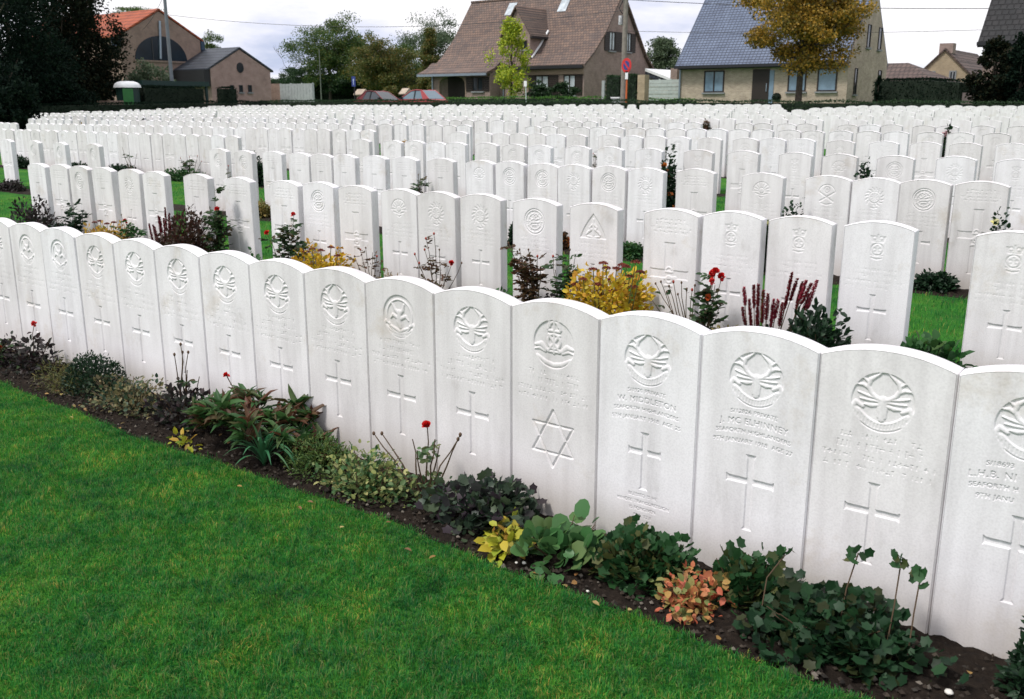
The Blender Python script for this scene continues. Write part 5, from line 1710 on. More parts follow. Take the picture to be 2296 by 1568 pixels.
def shutter(parent, x0, x1, y, z0, z1, axis='y'):
    f = MB()
    n = int((z1 - z0) / .11)
    for i in range(n):
        z = z0 + (z1 - z0) * i / n
        if axis == 'y':
            f.box(x0, x1, y - .055 - .006 * (i % 2), y - .008, z, z + (z1 - z0) / n * .92)
        else:
            f.box(y + .008, y + .055 + .006 * (i % 2), x0, x1, z, z + (z1 - z0) / n * .92)
    return part(parent, f, 'shutter', M_WOOD_D)


def roof_sheet(parent, pts, x0, x1, th, mat, name='roof'):
    """roof skin along a profile of (Y, z) points, extruded along X"""
    lo = [(p[0], p[1] - th) for p in pts]
    m = MB()
    n = len(pts)
    for i in range(n - 1):
        a, b = pts[i], pts[i + 1]
        m.add([(x0, a[0], a[1]), (x1, a[0], a[1]), (x1, b[0], b[1]), (x0, b[0], b[1])], [(0, 1, 2, 3)])
        m.add([(x0, a[0], a[1] - th), (x1, a[0], a[1] - th), (x1, b[0], b[1] - th), (x0, b[0], b[1] - th)], [(3, 2, 1, 0)])
        for x, fl in ((x0, 0), (x1, 1)):
            m.add([(x, a[0], a[1]), (x, b[0], b[1]), (x, b[0], b[1] - th), (x, a[0], a[1] - th)], [(0, 1, 2, 3) if fl else (3, 2, 1, 0)])
    for p in (pts[0], pts[-1]):
        m.add([(x0, p[0], p[1]), (x1, p[0], p[1]), (x1, p[0], p[1] - th), (x0, p[0], p[1] - th)], [(0, 1, 2, 3)])
    return part(parent, m, name, mat)


def pX(px, py, Y): return float(atY(px, py, Y)[0])
def pZ(px, py, Y): return float(atY(px, py, Y)[2])
def gY(px, py, X): return float(atX(px, py, X)[1])
def gZ(px, py, X): return float(atX(px, py, X)[2])


# ---- brown roofed house
def brown_house():
    Y0 = 50.0
    xl, xr = -46.35, -33.8
    h = empty('house', ((xl + xr) / 2, Y0 + 4, 1.55), 'brown tiled brick house with steep flared roof, dormer and dark shutters', 'house')
    prof = [(Y0, 1.0), (Y0, 4.02), (51.0, 4.85), (52.3, 6.10), (54.3, 8.68), (56.3, 6.35), (57.5, 4.95), (58.45, 4.05), (58.45, 1.0)]
    part(h, MB().prism(prof, xl, xr), 'wall', BR_BROWN)
    rf = roof_sheet(h, [(49.72, 4.10), (50.9, 4.95), (52.25, 6.26), (54.3, 8.92), (56.35, 6.5), (57.6, 5.0), (58.75, 4.1)], xl - .25, xr + .22, .16, T_BROWN)
    part(h, MB().box(xl - .25, xr + .22, 54.2, 54.4, 8.88, 9.0), 'ridge', T_BROWN)
    # catslide over the porch, left part
    xp = -40.6
    roof_sheet(h, [(48.45, 3.72), (49.3, 4.02), (50.0, 4.48)], xl - .45, xp + .1, .16, T_BROWN, 'porch_roof')
    # porch wall with its basket arch
    yA = 48.9
    a0, a1 = pX(985, 200, yA), pX(1043, 200, yA)
    zt = 3.52
    arch = [(a0, 1.0)] + [(a0 + (a1 - a0) * (.5 - .5 * math.cos(PI * i / 12)), 2.75 + (zt - 2.75) * math.sin(PI * i / 12) ** .55) for i in range(13)] + [(a1, 1.0)]
    xpl = pX(970, 200, yA)
    outline = [(xpl, 1.0)] + arch + [(xp, 1.0), (xp, 3.70), (xpl, 3.70)]
    part(h, MB().prism(outline, yA, yA + .28, 'y'), 'porch_wall', BR_BROWN)
    rim = MB()
    off = []
    for (x, z) in arch:
        off.append((x + (.10 if x > (a0 + a1) / 2 else -.10), z + (.10 if z > 2.7 else 0)))
    for i in range(len(arch) - 1):
        p, q, r, s = arch[i], arch[i + 1], off[i + 1], off[i]
        rim.add([(p[0], yA - .02, p[1]), (q[0], yA - .02, q[1]), (r[0], yA - .02, r[1]), (s[0], yA - .02, s[1])], [(0, 1, 2, 3)])
    part(h, rim, 'arch_trim', M_BEAM)
    part(h, MB().box(xp - .28, xp, yA + .285, Y0 - .005, 1.0, 3.95), 'porch_side_wall', BR_BROWN)
    part(h, MB().box(a0 - .1, a1 + .2, Y0 - .06, Y0 - .012, 1.1, 3.6), 'porch_shade_panel', M_WOOD_D)  # dark sheet added behind the arch, stands in for the shade inside the porch
    part(h, MB().box(xl - .42, xp + .1, 48.34, 48.44, 3.50, 3.66), 'gutter', M_ZINC)
    part(h, MB().box(xp + .2, xr + .1, 49.60, 49.71, 3.86, 4.05), 'gutter', M_GUTTER)
    part(h, MB().box(xp + .2, xr - .01, Y0 - .10, Y0 - .005, 3.50, 3.82), 'beam', M_BEAM)
    part(h, MB().tube([(xp + .35, Y0 - .09, 1.4), (xp + .35, Y0 - .09, 4.0)], .05, 8), 'downpipe', M_ZINC)
    part(h, MB().tube([(xpl + .06, yA - .07, 1.4), (xpl + .06, yA - .07, 3.5)], .06, 8), 'downpipe', M_ZINC)
    # porch window and its shutters
    w0, w1 = pX(1060, 190, yA), pX(1084, 190, yA)
    zz0, zz1 = pZ(1070, 205, yA), pZ(1070, 173, yA)
    window(h, w0, w1, yA - .002, zz0, zz1, glass=M_GLASS_D)
    shutter(h, pX(1046, 190, yA), w0 - .03, yA, zz0, zz1); shutter(h, w1 + .03, pX(1097, 190, yA), yA, zz0, zz1)
    # front windows
    z0, z1 = pZ(1250, 214, Y0), 3.47
    xs = [pX(p, 190, Y0) for p in (1186, 1201, 1231, 1252, 1264, 1291, 1306)]
    window(h, xs[1], xs[2], Y0, z0, z1, glass=M_CURTAIN_W); window(h, xs[4], xs[5], Y0, z0, z1, glass=M_CURTAIN_W)
    shutter(h, xs[0], xs[1] - .03, Y0, z0, z1); shutter(h, xs[2] + .03, xs[3], Y0, z0, z1); shutter(h, xs[5] + .03, xs[6], Y0, z0, z1)
    # gable windows
    a = [gY(p, 95, xr) for p in (1355, 1365, 1378, 1393)]
    window(h, a[1], a[2], xr, gZ(1370, 114, xr), gZ(1370, 71, xr), 'x', glass=M_CURTAIN_W)
    shutter(h, a[0], a[1] - .03, xr, gZ(1360, 114, xr), gZ(1360, 71, xr), 'x'); shutter(h, a[2] + .03, a[3], xr, gZ(1385, 116, xr), gZ(1385, 72, xr), 'x')
    a = [gY(p, 95, xr) for p in (1396, 1403, 1414, 1424)]
    window(h, a[1], a[2], xr, gZ(1408, 117, xr), gZ(1408, 74, xr), 'x', glass=M_CURTAIN_W)
    shutter(h, a[2] + .03, a[3], xr, gZ(1418, 119, xr), gZ(1418, 76, xr), 'x')
    # dormer: brick front with a little tiled saddle roof running back
    yd = 50.25
    x0, x1 = -40.45, -38.25
    xm = (x0 + x1) / 2
    part(h, MB().prism([(x0, 4.3), (x0, 6.25), (xm, 7.75), (x1, 6.25), (x1, 4.3)], yd, 53.4, 'y'), 'dormer_wall', BR_BROWN)
    d = MB()
    for sg, xe in ((-1, x0 - .22), (1, x1 + .22)):
        zz = 6.02
        d.add([(xe, yd - .2, zz), (xm, yd - .2, 7.98), (xm, 54.0, 7.98), (xe, 54.0, zz), (xe, yd - .2, zz - .12), (xm, yd - .2, 7.86), (xm, 54.0, 7.86), (xe, 54.0, zz - .12)],
              [(0, 1, 2, 3), (7, 6, 5, 4), (0, 4, 5, 1), (0, 3, 7, 4)])
    part(h, d, 'dormer_roof', T_BROWN)
    part(h, MB().box(x1 + .05, x1 + .3, yd - .1, 52.2, 5.86, 6.0), 'dormer_gutter', M_GUTTER)
    part(h, MB().tube([(x1 + .05, yd + .1, 4.62), (x1 + .05, 51.25, 5.42), (x1 + .05, 52.25, 6.45)], .075, 6), 'flashing', M_WHITE)
    window(h, -38.95, -38.5, yd, 5.15, 5.75, panes=1, glass=M_GLASS_D)
    for (px, py) in ((1143, 11), (1262, 3)):
        P = atY(px, py, 53.55)
        zz = 7.95
        s = MB().add([(P[0] - .35, 53.35, zz - .2), (P[0] + .35, 53.35, zz - .2), (P[0] + .35, 54.0, zz + .68), (P[0] - .35, 54.0, zz + .68)], [(0, 1, 2, 3)])
        o = len(s.v)
        s.add([(P[0] - .35, 53.42, zz - .32), (P[0] + .35, 53.42, zz - .32), (P[0] + .35, 54.07, zz + .56), (P[0] - .35, 54.07, zz + .56)], [(3, 2, 1, 0)])
        s.add([], [(0, 4, 5, 1), (1, 5, 6, 2), (2, 6, 7, 3), (3, 7, 4, 0)]) if False else None
        part(h, s, 'skylight', M_CURTAIN_W)
    return h


brown_house()


# ---- grey roofed buff house
def grey_house():
    Y0 = 50.0
    xl, xr = -26.95, -16.98
    h = empty('house', ((xl + xr) / 2, Y0 + 3.5, 1.55), 'buff brick house with blue grey glazed tile roof behind the ochre tree', 'house')
    prof = [(Y0, 1.0), (Y0, 3.98), (53.55, 8.0), (56.75, 3.95), (56.75, 1.0)]
    part(h, MB().prism(prof, xl, xr), 'wall', BR_BUFF)
    roof_sheet(h, [(49.62, 3.82), (53.55, 8.28), (57.0, 3.9)], xl - .18, xr - .03, .16, T_GREY)
    part(h, MB().box(xl - .18, xr, 49.46, 49.60, 3.64, 3.80), 'gutter', M_GUTTER)
    part(h, MB().box(xl - .02, xr, 49.66, Y0 - .006, 3.60, 3.70), 'soffit', M_GUTTER)
    part(h, MB().tube([(xl + .02, Y0 - .08, 1.4), (xl + .02, Y0 - .08, 3.7)], .06, 8), 'downpipe', M_ZINC)
    zb, zt = 2.28, 3.50
    for (a, b, n) in ((1579, 1624, 2), (1767, 1808, 1), (1833, 1877, 1)):
        window(h, pX(a, 180, Y0), pX(b, 180, Y0), Y0, zb, zt, panes=n, glass=M_CURTAIN)
    d0, d1, d2 = pX(1687, 190, Y0), pX(1725, 190, Y0), pX(1735, 190, Y0)
    dr = part(h, MB().box(d0, d1, Y0 - .04, Y0 - .004, 1.4, 3.52), 'door', M_WOOD_D)
    kn = MB().box(d1 - .16, d1 - .12, Y0 - .09, Y0 - .041, 2.3, 2.75).build('handle', M_ZINC)
    link_child(kn, dr)
    part(h, MB().box(d1 + .005, d2, Y0 - .035, Y0 - .004, 1.4, 3.46), 'side_light', M_CURTAIN)
    for (a, b, z0, z1) in ((1940, 1947, 106, 53), (1965, 1972, 111, 60), (1919, 1925, 212, 153), (1972, 1979, 200, 158)):
        window(h, gY(a, 130, xr), gY(b, 130, xr), xr, gZ(a, z0, xr), gZ(a, z1, xr), 'x', panes=1, glass=M_GLASS_D, t=.04)
    return h


grey_house()


# ---- the two buildings on the left
def gable_x(name, label, xg, depth, ya, yb, z_eave, yr, z_ridge, wallm, roofm, zb=.9, over=.25, eave=.25):
    h = empty(name, (xg - depth / 2, (ya + yb) / 2, 1.5), label, 'building')
    part(h, MB().prism([(ya, zb), (ya, z_eave - .05), (yr, z_ridge - .05), (yb, z_eave - .05), (yb, zb)], xg - depth, xg), 'wall', wallm)
    sl = (z_ridge - z_eave) / (yr - ya)
    roof_sheet(h, [(ya - eave, z_eave - sl * eave + .12), (yr, z_ridge + .14), (yb + eave, z_eave - (z_ridge - z_eave) / (yb - yr) * eave + .12)], xg - depth - over, xg + .06, .13, roofm)
    return h


XB = -62.0
ya, yr_, yb = gY(268, 75, XB), gY(355, 22, XB), gY(448, 85, XB)
zr, ze = gZ(355, 24, XB), gZ(268, 78, XB)
b1 = gable_x('brick_building', 'brick building with orange red tile roof and a wide half round window', XB, 15, ya, yb, ze, yr_, zr, BR_PINK, T_RED)
yc, zc0 = (gY(303, 135, XB) + gY(419, 135, XB)) / 2, gZ(361, 136, XB)
rw = (gY(419, 135, XB) - gY(303, 135, XB)) / 2
arc = [(yc + rw * math.cos(PI * i / 24), zc0 + rw * .80 * math.sin(PI * i / 24)) for i in range(25)]
aw = part(b1, MB().prism(arc, XB + .004, XB + .05, 'x'), 'arched_window', plain('blue_black_glass', (.010, .022, .034), .15, var=.4, scale=.6))
fr_ = MB()
for dy in (-.33, .33):
    fr_.box(XB + .051, XB + .085, yc + dy * rw - .04, yc + dy * rw + .04, zc0, zc0 + rw * .72)
link_child(fr_.build('mullion', M_DARKMETAL), aw); fr_o = None
part(b1, MB().box(XB + .004, XB + .10, yc - rw - .1, yc + rw + .1, zc0 - .12, zc0 - .01), 'sill', BR_PINK)
part(b1, MB().tube([(XB + .12, gY(357, 120, XB), zc0 + .1), (XB + .12, gY(357, 60, XB), zr - .7)], .09, 8), 'flue_pipe', M_ZINC)
part(b1, MB().box(XB - .6, XB + .08, ya - .32, ya - .02, ze - .75, ze - .12), 'gutter_box', plain('blue_fascia', (.02, .05, .09), .5))
part(b1, MB().box(XB - .6, XB + .08, yb + .02, yb + .32, ze - .75, ze - .12), 'gutter_box', plain('blue_fascia', (.02, .05, .09), .5))
part(b1, MB().box(XB - 3.0, XB - 2.4, yb - .2, yb + .5, ze - .2, ze + .6), 'chimney', M_DARKMETAL)

XS = -58.0
ya, yr_, yb = gY(471, 153, XS), gY(536, 108, XS), gY(605, 150, XS)
b2 = gable_x('outbuilding', 'small dusty pink brick outbuilding with a round window and dark slate roof', XS, 6.5, ya, yb, gZ(471, 153, XS), yr_, gZ(536, 110, XS), BR_ROSE, T_SLATE)
part(b2, MB().box(XS - 6.4, XS - .05, ya - .5, ya - .01, 2.85, gZ(471, 153, XS) - .1), 'eaves_board', M_GUTTER)
yc = gY(538, 152, XS); zc = gZ(538, 152, XS)
part(b2, MB().prism([(yc + .30 * math.cos(PI * i / 10), zc + .36 * math.sin(PI * i / 10)) for i in range(20)], XS + .004, XS + .04, 'x'), 'round_window', M_GLASS_D)
for (a, b) in ((516, 524), (536, 544), (556, 564)):
    window(b2, gY(a, 198, XS), gY(b, 198, XS), XS, gZ(a, 207, XS), gZ(a, 191, XS), 'x', panes=1, glass=M_GLASS_D, t=.05, frame=M_DARKMETAL)

# ---- houses at the far right
YF = 66.0
f = empty('house', (pX(2120, 200, YF), YF + 4, 1.6), 'distant yellow brick gable house with a chimney, at the right', 'house')
xa_, xm_, xb_ = pX(2058, 165, YF), pX(2120, 112, YF), pX(2186, 178, YF)
za_, zm_ = pZ(2060, 166, YF), pZ(2120, 113, YF)
zb_ = pZ(2186, 178, YF)
part(f, MB().prism([(xa_, 1.0), (xa_, za_), (xm_, zm_), (xb_, zb_), (xb_, 1.0)], YF, YF + 9, 'y'), 'wall', BR_YEL)
for (x0, z0, x1, z1, nm) in ((xa_ - .4, za_ - .42, xm_, zm_ + .14, 'roof'), (xm_, zm_ + .14, xb_ + .4, zb_ - .28, 'roof')):
    part(f, MB().prism([(x0, z0), (x1, z1), (x1, z1 - .13), (x0, z0 - .13)], YF - .12, YF + 9.2, 'y'), nm, T_DULL)
part(f, MB().box(xm_ - .42, xm_ + .42, YF + .1, YF + .9, zm_ - .2, pZ(2120, 97, YF)), 'chimney', BR_BROWN)
for (a, b, z0, z1) in ((2084, 2097, 175, 160), (2128, 2144, 180, 159)):
    window(f, pX(a, 170, YF), pX(b, 170, YF), YF, pZ(a, z0, YF), pZ(a, z1, YF), glass=M_GLASS_D, frame=M_SILL, t=.08)
YL = 58.0
f2 = empty('house', (pX(1990, 200, YL), YL + 4, 1.6), 'low house with long dull brown hipped roof behind the dark hedge', 'house')
xr_, xe_ = pX(2035, 141, YL + 4), pX(2112, 192, YL)
zr_ = pZ(2030, 141, YL + 4)
ze_ = pZ(2110, 190, YL)
part(f2, MB().box(xe_ - 14, xe_ - .4, YL + .4, YL + 8, 1.0, ze_ + .05), 'wall', BR_YEL)
hip = MB().add([(xe_ - 14.4, YL, ze_), (xe_, YL, ze_), (xe_, YL + 8.4, ze_), (xe_ - 14.4, YL + 8.4, ze_), (xe_ - 10.5, YL + 4.2, zr_), (xr_, YL + 4.2, zr_)], [(0, 1, 5, 4), (1, 2, 5), (2, 3, 4, 5), (3, 0, 4), (3, 2, 1, 0)])
part(f2, hip, 'roof', T_DULL)
# dark house at the right edge
Yd = 46.0
f3 = empty('house', (-5.2, 50, 1.5), 'dark house with steep black tiled roof cut by the right edge', 'house')
xL = pX(2193, 95, Yd)
zE = pZ(2193, 95, Yd)
part(f3, MB().prism([(Yd + .3, 1.0), (Yd + .3, zE), (Yd + 4, zE + 4.2), (Yd + 8, zE), (Yd + 8, 1.0)], xL + .25, xL + 11), 'wall', BR_BROWN)
roof_sheet(f3, [(Yd - .1, zE - .05), (Yd + 4, zE + 4.6), (Yd + 8.4, zE - .05)], xL, xL + 11.2, .18, T_BLACK)
part(f3, MB().box(xL, xL + 11.2, Yd - .26, Yd - .12, zE - .16, zE), 'gutter', M_GUTTER)
part(f3, MB().box(xL + 1.4, xL + 2.4, Yd + .22, Yd + .296, 2.2, 3.6), 'window', M_GLASS_D)
# garage with a white sloping roof edge between the two houses
Xg = -30.0
f4 = empty('garage', (-31, 57, 1.5), 'low garage with a white edged sloping roof between the two houses', 'garage')
Yg = 56.0
x0, x1 = pX(1452, 190, Yg), pX(1507, 190, Yg)
part(f4, MB().prism([(x0, 1.0), (x0, 3.75), (x1 - .3, 3.05), (x1 - .3, 1.0)], Yg, Yg + 5, 'y'), 'wall', BR_YEL)
part(f4, MB().prism([(x0 - .1, 3.98), (x1 + .1, 3.28), (x1 + .1, 3.10), (x0 - .1, 3.80)], Yg - .25, Yg + 5.2, 'y'), 'roof', M_WHITE)
part(f4, MB().prism([(x0 - .1, 3.775), (x1 + .1, 3.075), (x1 + .1, 2.80), (x0 - .1, 3.45)], Yg - .2, Yg - .02, 'y'), 'fascia', T_SLATE)
ch = MB().box(pX(1503, 170, 54), pX(1518, 170, 54), 54, 54.5, 1.2, pZ(1510, 153, 54)).build('brick_pillar', BR_BROWN)
tag(ch, 'square brick chimney stack left of the grey roofed house', 'chimney')

# ------------------------------------------------------------------ fences, gates, posts
def fence(label, px0, px1, ptop, Y, mat, boards='h', name='garden_fence', n=4):
    xa, xb = pX(px0, 220, Y), pX(px1, 220, Y)
    zt = pZ((px0 + px1) / 2, ptop, Y)
    g = 1.15
    r = empty(name, ((xa + xb) / 2, Y, g), label, 'fence')
    m = MB()
    if boards == 'h':
        k = 9
        for i in range(k):
            z = g + (zt - g) * i / k
            m.box(xa, xb, Y - .02 - .02 * (i % 2), Y + .01, z + .015, z + (zt - g) / k)
    else:
        k = 22
        for i in range(k):
            x = xa + (xb - xa) * i / k
            m.box(x, x + (xb - xa) / k * .94, Y - .015 - .01 * (i % 2), Y + .015, g, zt)
    part(r, m, 'panel', mat)
    for i in range(n):
        x = xa + (xb - xa) * i / (n - 1)
        part(r, MB().box(x - .05, x + .05, Y + .02, Y + .12, g - .1, zt + .05), 'post', mat)
    return r


fence('pale slatted fence panels between the two houses', 1452, 1528, 179, 50.5, plain('pale_slats', (.40, .44, .42), .8), 'h')
fence('grey upright board fence right of the pink outbuilding', 629, 702, 188, 46, M_BOARD, 'v')
w = MB().box(pX(606, 200, 46), pX(628, 200, 46), 46, 46.25, 1.0, pZ(617, 188, 46)).build('brick_wall', BR_PINK)
tag(w, 'short brick garden wall between the pink outbuilding and the grey fence', 'wall')
w = MB().box(pX(2157, 220, 43.8), pX(2200, 220, 43.8), 43.8, 44.0, .8, pZ(2180, 208, 43.8)).build('concrete_wall', plain('drab_panel', (.16, .13, .125), .9))
tag(w, 'plain drab panel between the dark hedges at the right', 'wall')
w = MB().box(pX(1433, 200, 45.4), pX(1449, 200, 45.4), 45.2, 45.7, 1.0, pZ(1441, 168, 45.4)).build('gate_pillar', BR_YEL)
tag(w, 'pale brick gate pillar left of the pale slatted fence', 'pillar')
w = MB().box(pX(1350, 200, 46), pX(1356, 200, 46), 45.95, 46.05, 1.2, pZ(1353, 181, 46)).build('gate_post', M_BOARD)
tag(w, 'thin grey gate post at the right corner of the brown house', 'post')
for (a, b, t, lb) in ((802, 821, 200, 'small brick gate pillar with a little saddle roof, left of the dark red car'), (903, 918, 198, 'small brick gate pillar with a little saddle roof, behind the red car')):
    Y = 45.0
    xa, xb = pX(a, 215, Y), pX(b, 215, Y)
    zt = pZ((a + b) / 2, t, Y)
    r = empty('gate_pillar', ((xa + xb) / 2, Y, 1.1), lb, 'pillar', 'roofed gate pillars')
    part(r, MB().box(xa + .12, xb - .12, Y - .22, Y + .22, .9, zt - .28), 'shaft', BR_ROSE)
    part(r, MB().prism([(Y - .42, zt - .36), (Y, zt), (Y + .42, zt - .36), (Y + .40, zt - .42), (Y - .40, zt - .42)], xa, xb, 'x'), 'cap', BR_BUFF)
# dark green shelter, cabin and clipped hedge at the left
Xs = -50.5
y0, y1 = gY(316, 182, Xs), gY(466, 182, Xs)
zt = gZ(390, 182, Xs)
r = empty('shelter', (Xs - .8, (y0 + y1) / 2, .8), 'long dark green open shelter with a flat roof beam, left of the pink outbuilding', 'shelter')
part(r, MB().box(Xs - 1.8, Xs + .1, y0, y1, zt - .28, zt), 'roof', M_DGREEN)
for yy in (y0 + .1, y1 - .2):
    for xx in (Xs - .1, Xs - 1.7):
        part(r, MB().box(xx, xx + .12, yy, yy + .14, .6, zt - .285), 'post', M_DGREEN)
part(r, MB().box(Xs - 1.78, Xs - 1.7, y0 + .25, y1 - .21, .7, zt - .29), 'back_panel', M_DGREEN)
hedge('clipped_hedge', 'wide clipped dark hedge in front of the green shelter', [(Xs + .9, gY(318, 200, Xs + .9)), (Xs + .9, gY(450, 200, Xs + .9))], .6, 2.55, 'yew', .08, 220, zbot=.6)
hedge('clipped_hedge', 'small square clipped dark hedge before the pink outbuilding', [(-52, gY(492, 200, -52)), (-52, gY(523, 200, -52))], .7, gZ(507, 198, -52), 'yew', .08, 260, zbot=.8)
Xk = -49.5
yk = gY(286, 200, Xk)
r = empty('cabin', (Xk, yk, .8), 'round dark green cabin with a white domed roof', 'cabin')
hw = (gY(312, 205, Xk) - gY(262, 205, Xk)) / 2
ztk = gZ(286, 182, Xk); zek = gZ(286, 197, Xk)
part(r, MB().prism([(Xk + hw * .9 * math.cos(PI * i / 8 + PI / 16), yk + hw * .9 * math.sin(PI * i / 8 + PI / 16)) for i in range(16)], .6, zek + .05, 'z'), 'wall', M_DGREEN)
dm = MB()
NS = 20
vs, fs = [], []
for j in range(6):
    t = j / 5 * PI / 2
    for i in range(NS):
        a = 2 * PI * i / NS
        q = hw * 1.08 * (math.cos(t) ** .6 if j < 5 else 0.02)
        vs.append((Xk + q * math.cos(a), yk + q * math.sin(a), zek + (ztk - zek) * math.sin(t)))
for j in range(5):
    for i in range(NS):
        fs.append((j * NS + i, j * NS + (i + 1) % NS, (j + 1) * NS + (i + 1) % NS, (j + 1) * NS + i))
part(r, dm.add(vs, fs, True), 'roof', M_WHITE)
ca = math.atan2(CAM[1] - yk, CAM[0] - Xk)
ax, ay = Xk + hw * .9 * math.cos(ca), yk + hw * .9 * math.sin(ca)
tx, ty = -math.sin(ca), math.cos(ca)
dp = MB()
dp.add([(ax + tx * s * .27 + math.cos(ca) * d, ay + ty * s * .27 + math.sin(ca) * d, z) for z in (.6, zek - .05) for s in (-1, 1) for d in (-.1, .05)], [(0, 1, 3, 2), (4, 6, 7, 5), (1, 5, 7, 3), (0, 4, 5, 1), (2, 3, 7, 6)])
part(r, dp, 'door', plain('bright_green_door', (.02, .16, .03), .5))
pv = MB().box(-50, -48.6, gY(240, 228, -49), gY(268, 228, -49), .7, gZ(254, 226, -49)).build('low_wall', BR_PINK)
tag(pv, 'low pinkish wall top at the foot of the white domed cabin', 'wall')

# ------------------------------------------------------------------ poles, signs, wires
def pole(label, px, ptop, pbot, Y=None, X=None, r=.12, mat=M_CONC, lamp=False, name='utility_pole', top_extra=2.2):
    P = atY(px, pbot, Y) if Y else atX(px, pbot, X)
    z1 = (atY(px, ptop, Y) if Y else atX(px, ptop, X))[2] + top_extra
    g = float(gz(P[1]))
    root = empty(name, (P[0], P[1], g), label, 'pole')
    part(root, MB().tube([(P[0], P[1], g - .1), (P[0], P[1], z1)], [r, r * .72], 10), 'shaft', mat)
    return root, P, z1


r1, P1, z1 = pole('thick concrete utility pole before the gable of the brown house', 1397, 0, 228, Y=41, r=.155)
q = atY(1394, 46, 41)
part(r1, MB().box(P1[0] - .28, P1[0] - .12, P1[1] - .2, P1[1] + .1, q[2] - .22, q[2] + .22).box(P1[0] - .24, P1[0] - .15, P1[1] - .25, P1[1] - .202, q[2] - .12, q[2] + .12), 'junction_box', plain('pale_grey_box', (.5, .5, .52), .5))
part(r1, MB().tube([(P1[0] - .12, P1[1] - .1, q[2] + .3), (P1[0] - .2, P1[1] - .3, q[2] + .55), (P1[0], P1[1] - .13, q[2] + 1.1)], .025, 6), 'cable', M_DARKMETAL)
r2, P2, z2 = pole('slim grey utility pole before the half round window', 385, 0, 180, X=-51.5, r=.12, mat=plain('grey_pole', (.16, .18, .20), .6))
r3, P3, z3 = pole('thin grey post beside the tall green tree', 721, 110, 228, Y=52, r=.05, mat=plain('thin_post', (.14, .16, .13), .8), name='post', top_extra=0)

M_SRED = plain('sign_red', (.55, .03, .03), .4, var=.03)
M_SBLUE = plain('sign_blue', (.03, .05, .22), .4, var=.03)
M_ORANGE = plain('orange_post', (.60, .13, .03), .5, var=.05)
# no parking sign: blue disc with red rim and one red bar
Yn = 40.4
c = atY(1405, 147, Yn); b = atY(1404, 228, Yn)
R = .30
ns = empty('no_parking_sign', (c[0], Yn, float(gz(Yn))), 'blue and red no parking sign on an orange post beside the concrete pole', 'road sign')
part(ns, MB().tube([(c[0], Yn + .06, float(gz(Yn)) - .05), (c[0], Yn + .06, c[2] + .1)], .045, 8), 'post', M_ORANGE)
th = 15


def disc(m, cx, y, cz, r, sx=.62, d=.02):
    return m.prism([(cx + r * sx * math.cos(2 * PI * i / 28), cz + r * math.sin(2 * PI * i / 28)) for i in range(28)], y - d, y, 'y')


part(ns, disc(MB(), c[0], Yn, c[2], R + .06, .8), 'red_rim', M_SRED)
part(ns, disc(MB(), c[0], Yn - .023, c[2], R * .74, .8, .006), 'blue_disc', M_SBLUE)
bar = MB()
s = .045
bar.prism([(c[0] - .17 - s, c[2] + .20), (c[0] - .17 + s, c[2] + .22), (c[0] + .17 + s, c[2] - .20), (c[0] + .17 - s, c[2] - .22)], Yn - .040, Yn - .031, 'y')
part(ns, bar, 'red_bar', M_SRED)
part(ns, MB().box(c[0] - .06, c[0] + .10, Yn - .02, Yn, pZ(1407, 178, Yn), pZ(1407, 160, Yn)), 'white_plate', M_WHITE)
# blue sign with a white arrow stroke
Yb = 44.0
c = atY(793, 183, Yb)
bs = empty('blue_sign', (c[0], Yb, float(gz(Yb))), 'small blue road sign with a pale upright mark, under the trees', 'road sign')
part(bs, MB().tube([(c[0], Yb + .05, .9), (c[0], Yb + .05, c[2])], .035, 8), 'post', M_DARKMETAL)
part(bs, MB().box(c[0] - .18, c[0] + .18, Yb - .02, Yb, c[2] - .33, c[2] + .33), 'plate', M_SBLUE)
part(bs, MB().box(c[0] - .025, c[0] + .025, Yb - .026, Yb - .021, c[2] - .22, c[2] + .08).prism([(c[0] - .08, c[2] + .06), (c[0] + .08, c[2] + .06), (c[0], c[2] + .2)], Yb - .026, Yb - .021, 'y'), 'arrow', plain('sign_white', (.45, .55, .75), .5))
for (px, pt, Y, lb, w_, h_) in ((1178, 188, 45.3, 'white blank notice plate on a thin post before the shrubs', .11, .16), (578, 181, 44, 'white name board on a leaning post before the pink outbuilding', .22, .07)):
    c = atY(px, pt, Y)
    n_ = empty('notice_sign', (c[0], Y, float(gz(Y))), lb, 'sign')
    part(n_, MB().tube([(c[0] + .06, Y + .03, float(gz(Y)) - .05), (c[0], Y + .03, c[2])], .03, 6), 'post', plain('pale_post', (.55, .62, .60), .6))
    part(n_, MB().box(c[0] - w_, c[0] + w_, Y - .015, Y, c[2] - h_, c[2] + h_), 'plate', M_WHITE)
c = atY(1383, 221, 42.0)
bx = empty('electric_box', (c[0], 42.0, .95), 'small pale cabinet at the foot of the concrete pole', 'cabinet')
part(bx, MB().box(c[0] - .22, c[0] + .22, 41.85, 42.15, .9, c[2]), 'body', M_BOARD)
part(bx, MB().box(c[0] - .26, c[0] + .26, 41.8, 42.2, c[2] + .002, c[2] + .07), 'lid', M_WHITE)
# potted round box shrub by the front door
c = atY(1741, 219, 48.9)
pb = empty('potted_shrub', (c[0], 48.9, 1.58), 'ball shaped clipped dark shrub in a pot by the front door', 'potted plant')
part(pb, MB().tube([(c[0], 48.9, 1.5), (c[0], 48.9, 1.72)], [.13, .17], 12), 'pot', M_BEAM)
part(pb, MB().blob((c[0], 48.9, c[2]), .20, .20, .22, 12, 10, .06), 'core', HCORE)
d = unit(rng.normal(size=(700, 3)))
link_child(leaf_obj('foliage', d * .22 + np.array([0, 0, c[2] - 1.58]), d + rng.normal(size=(700, 3)) * .5, rng.normal(size=(700, 3)) + np.array([0, 0, .7]), .05, .035, 'quad', LM['yew']), pb)


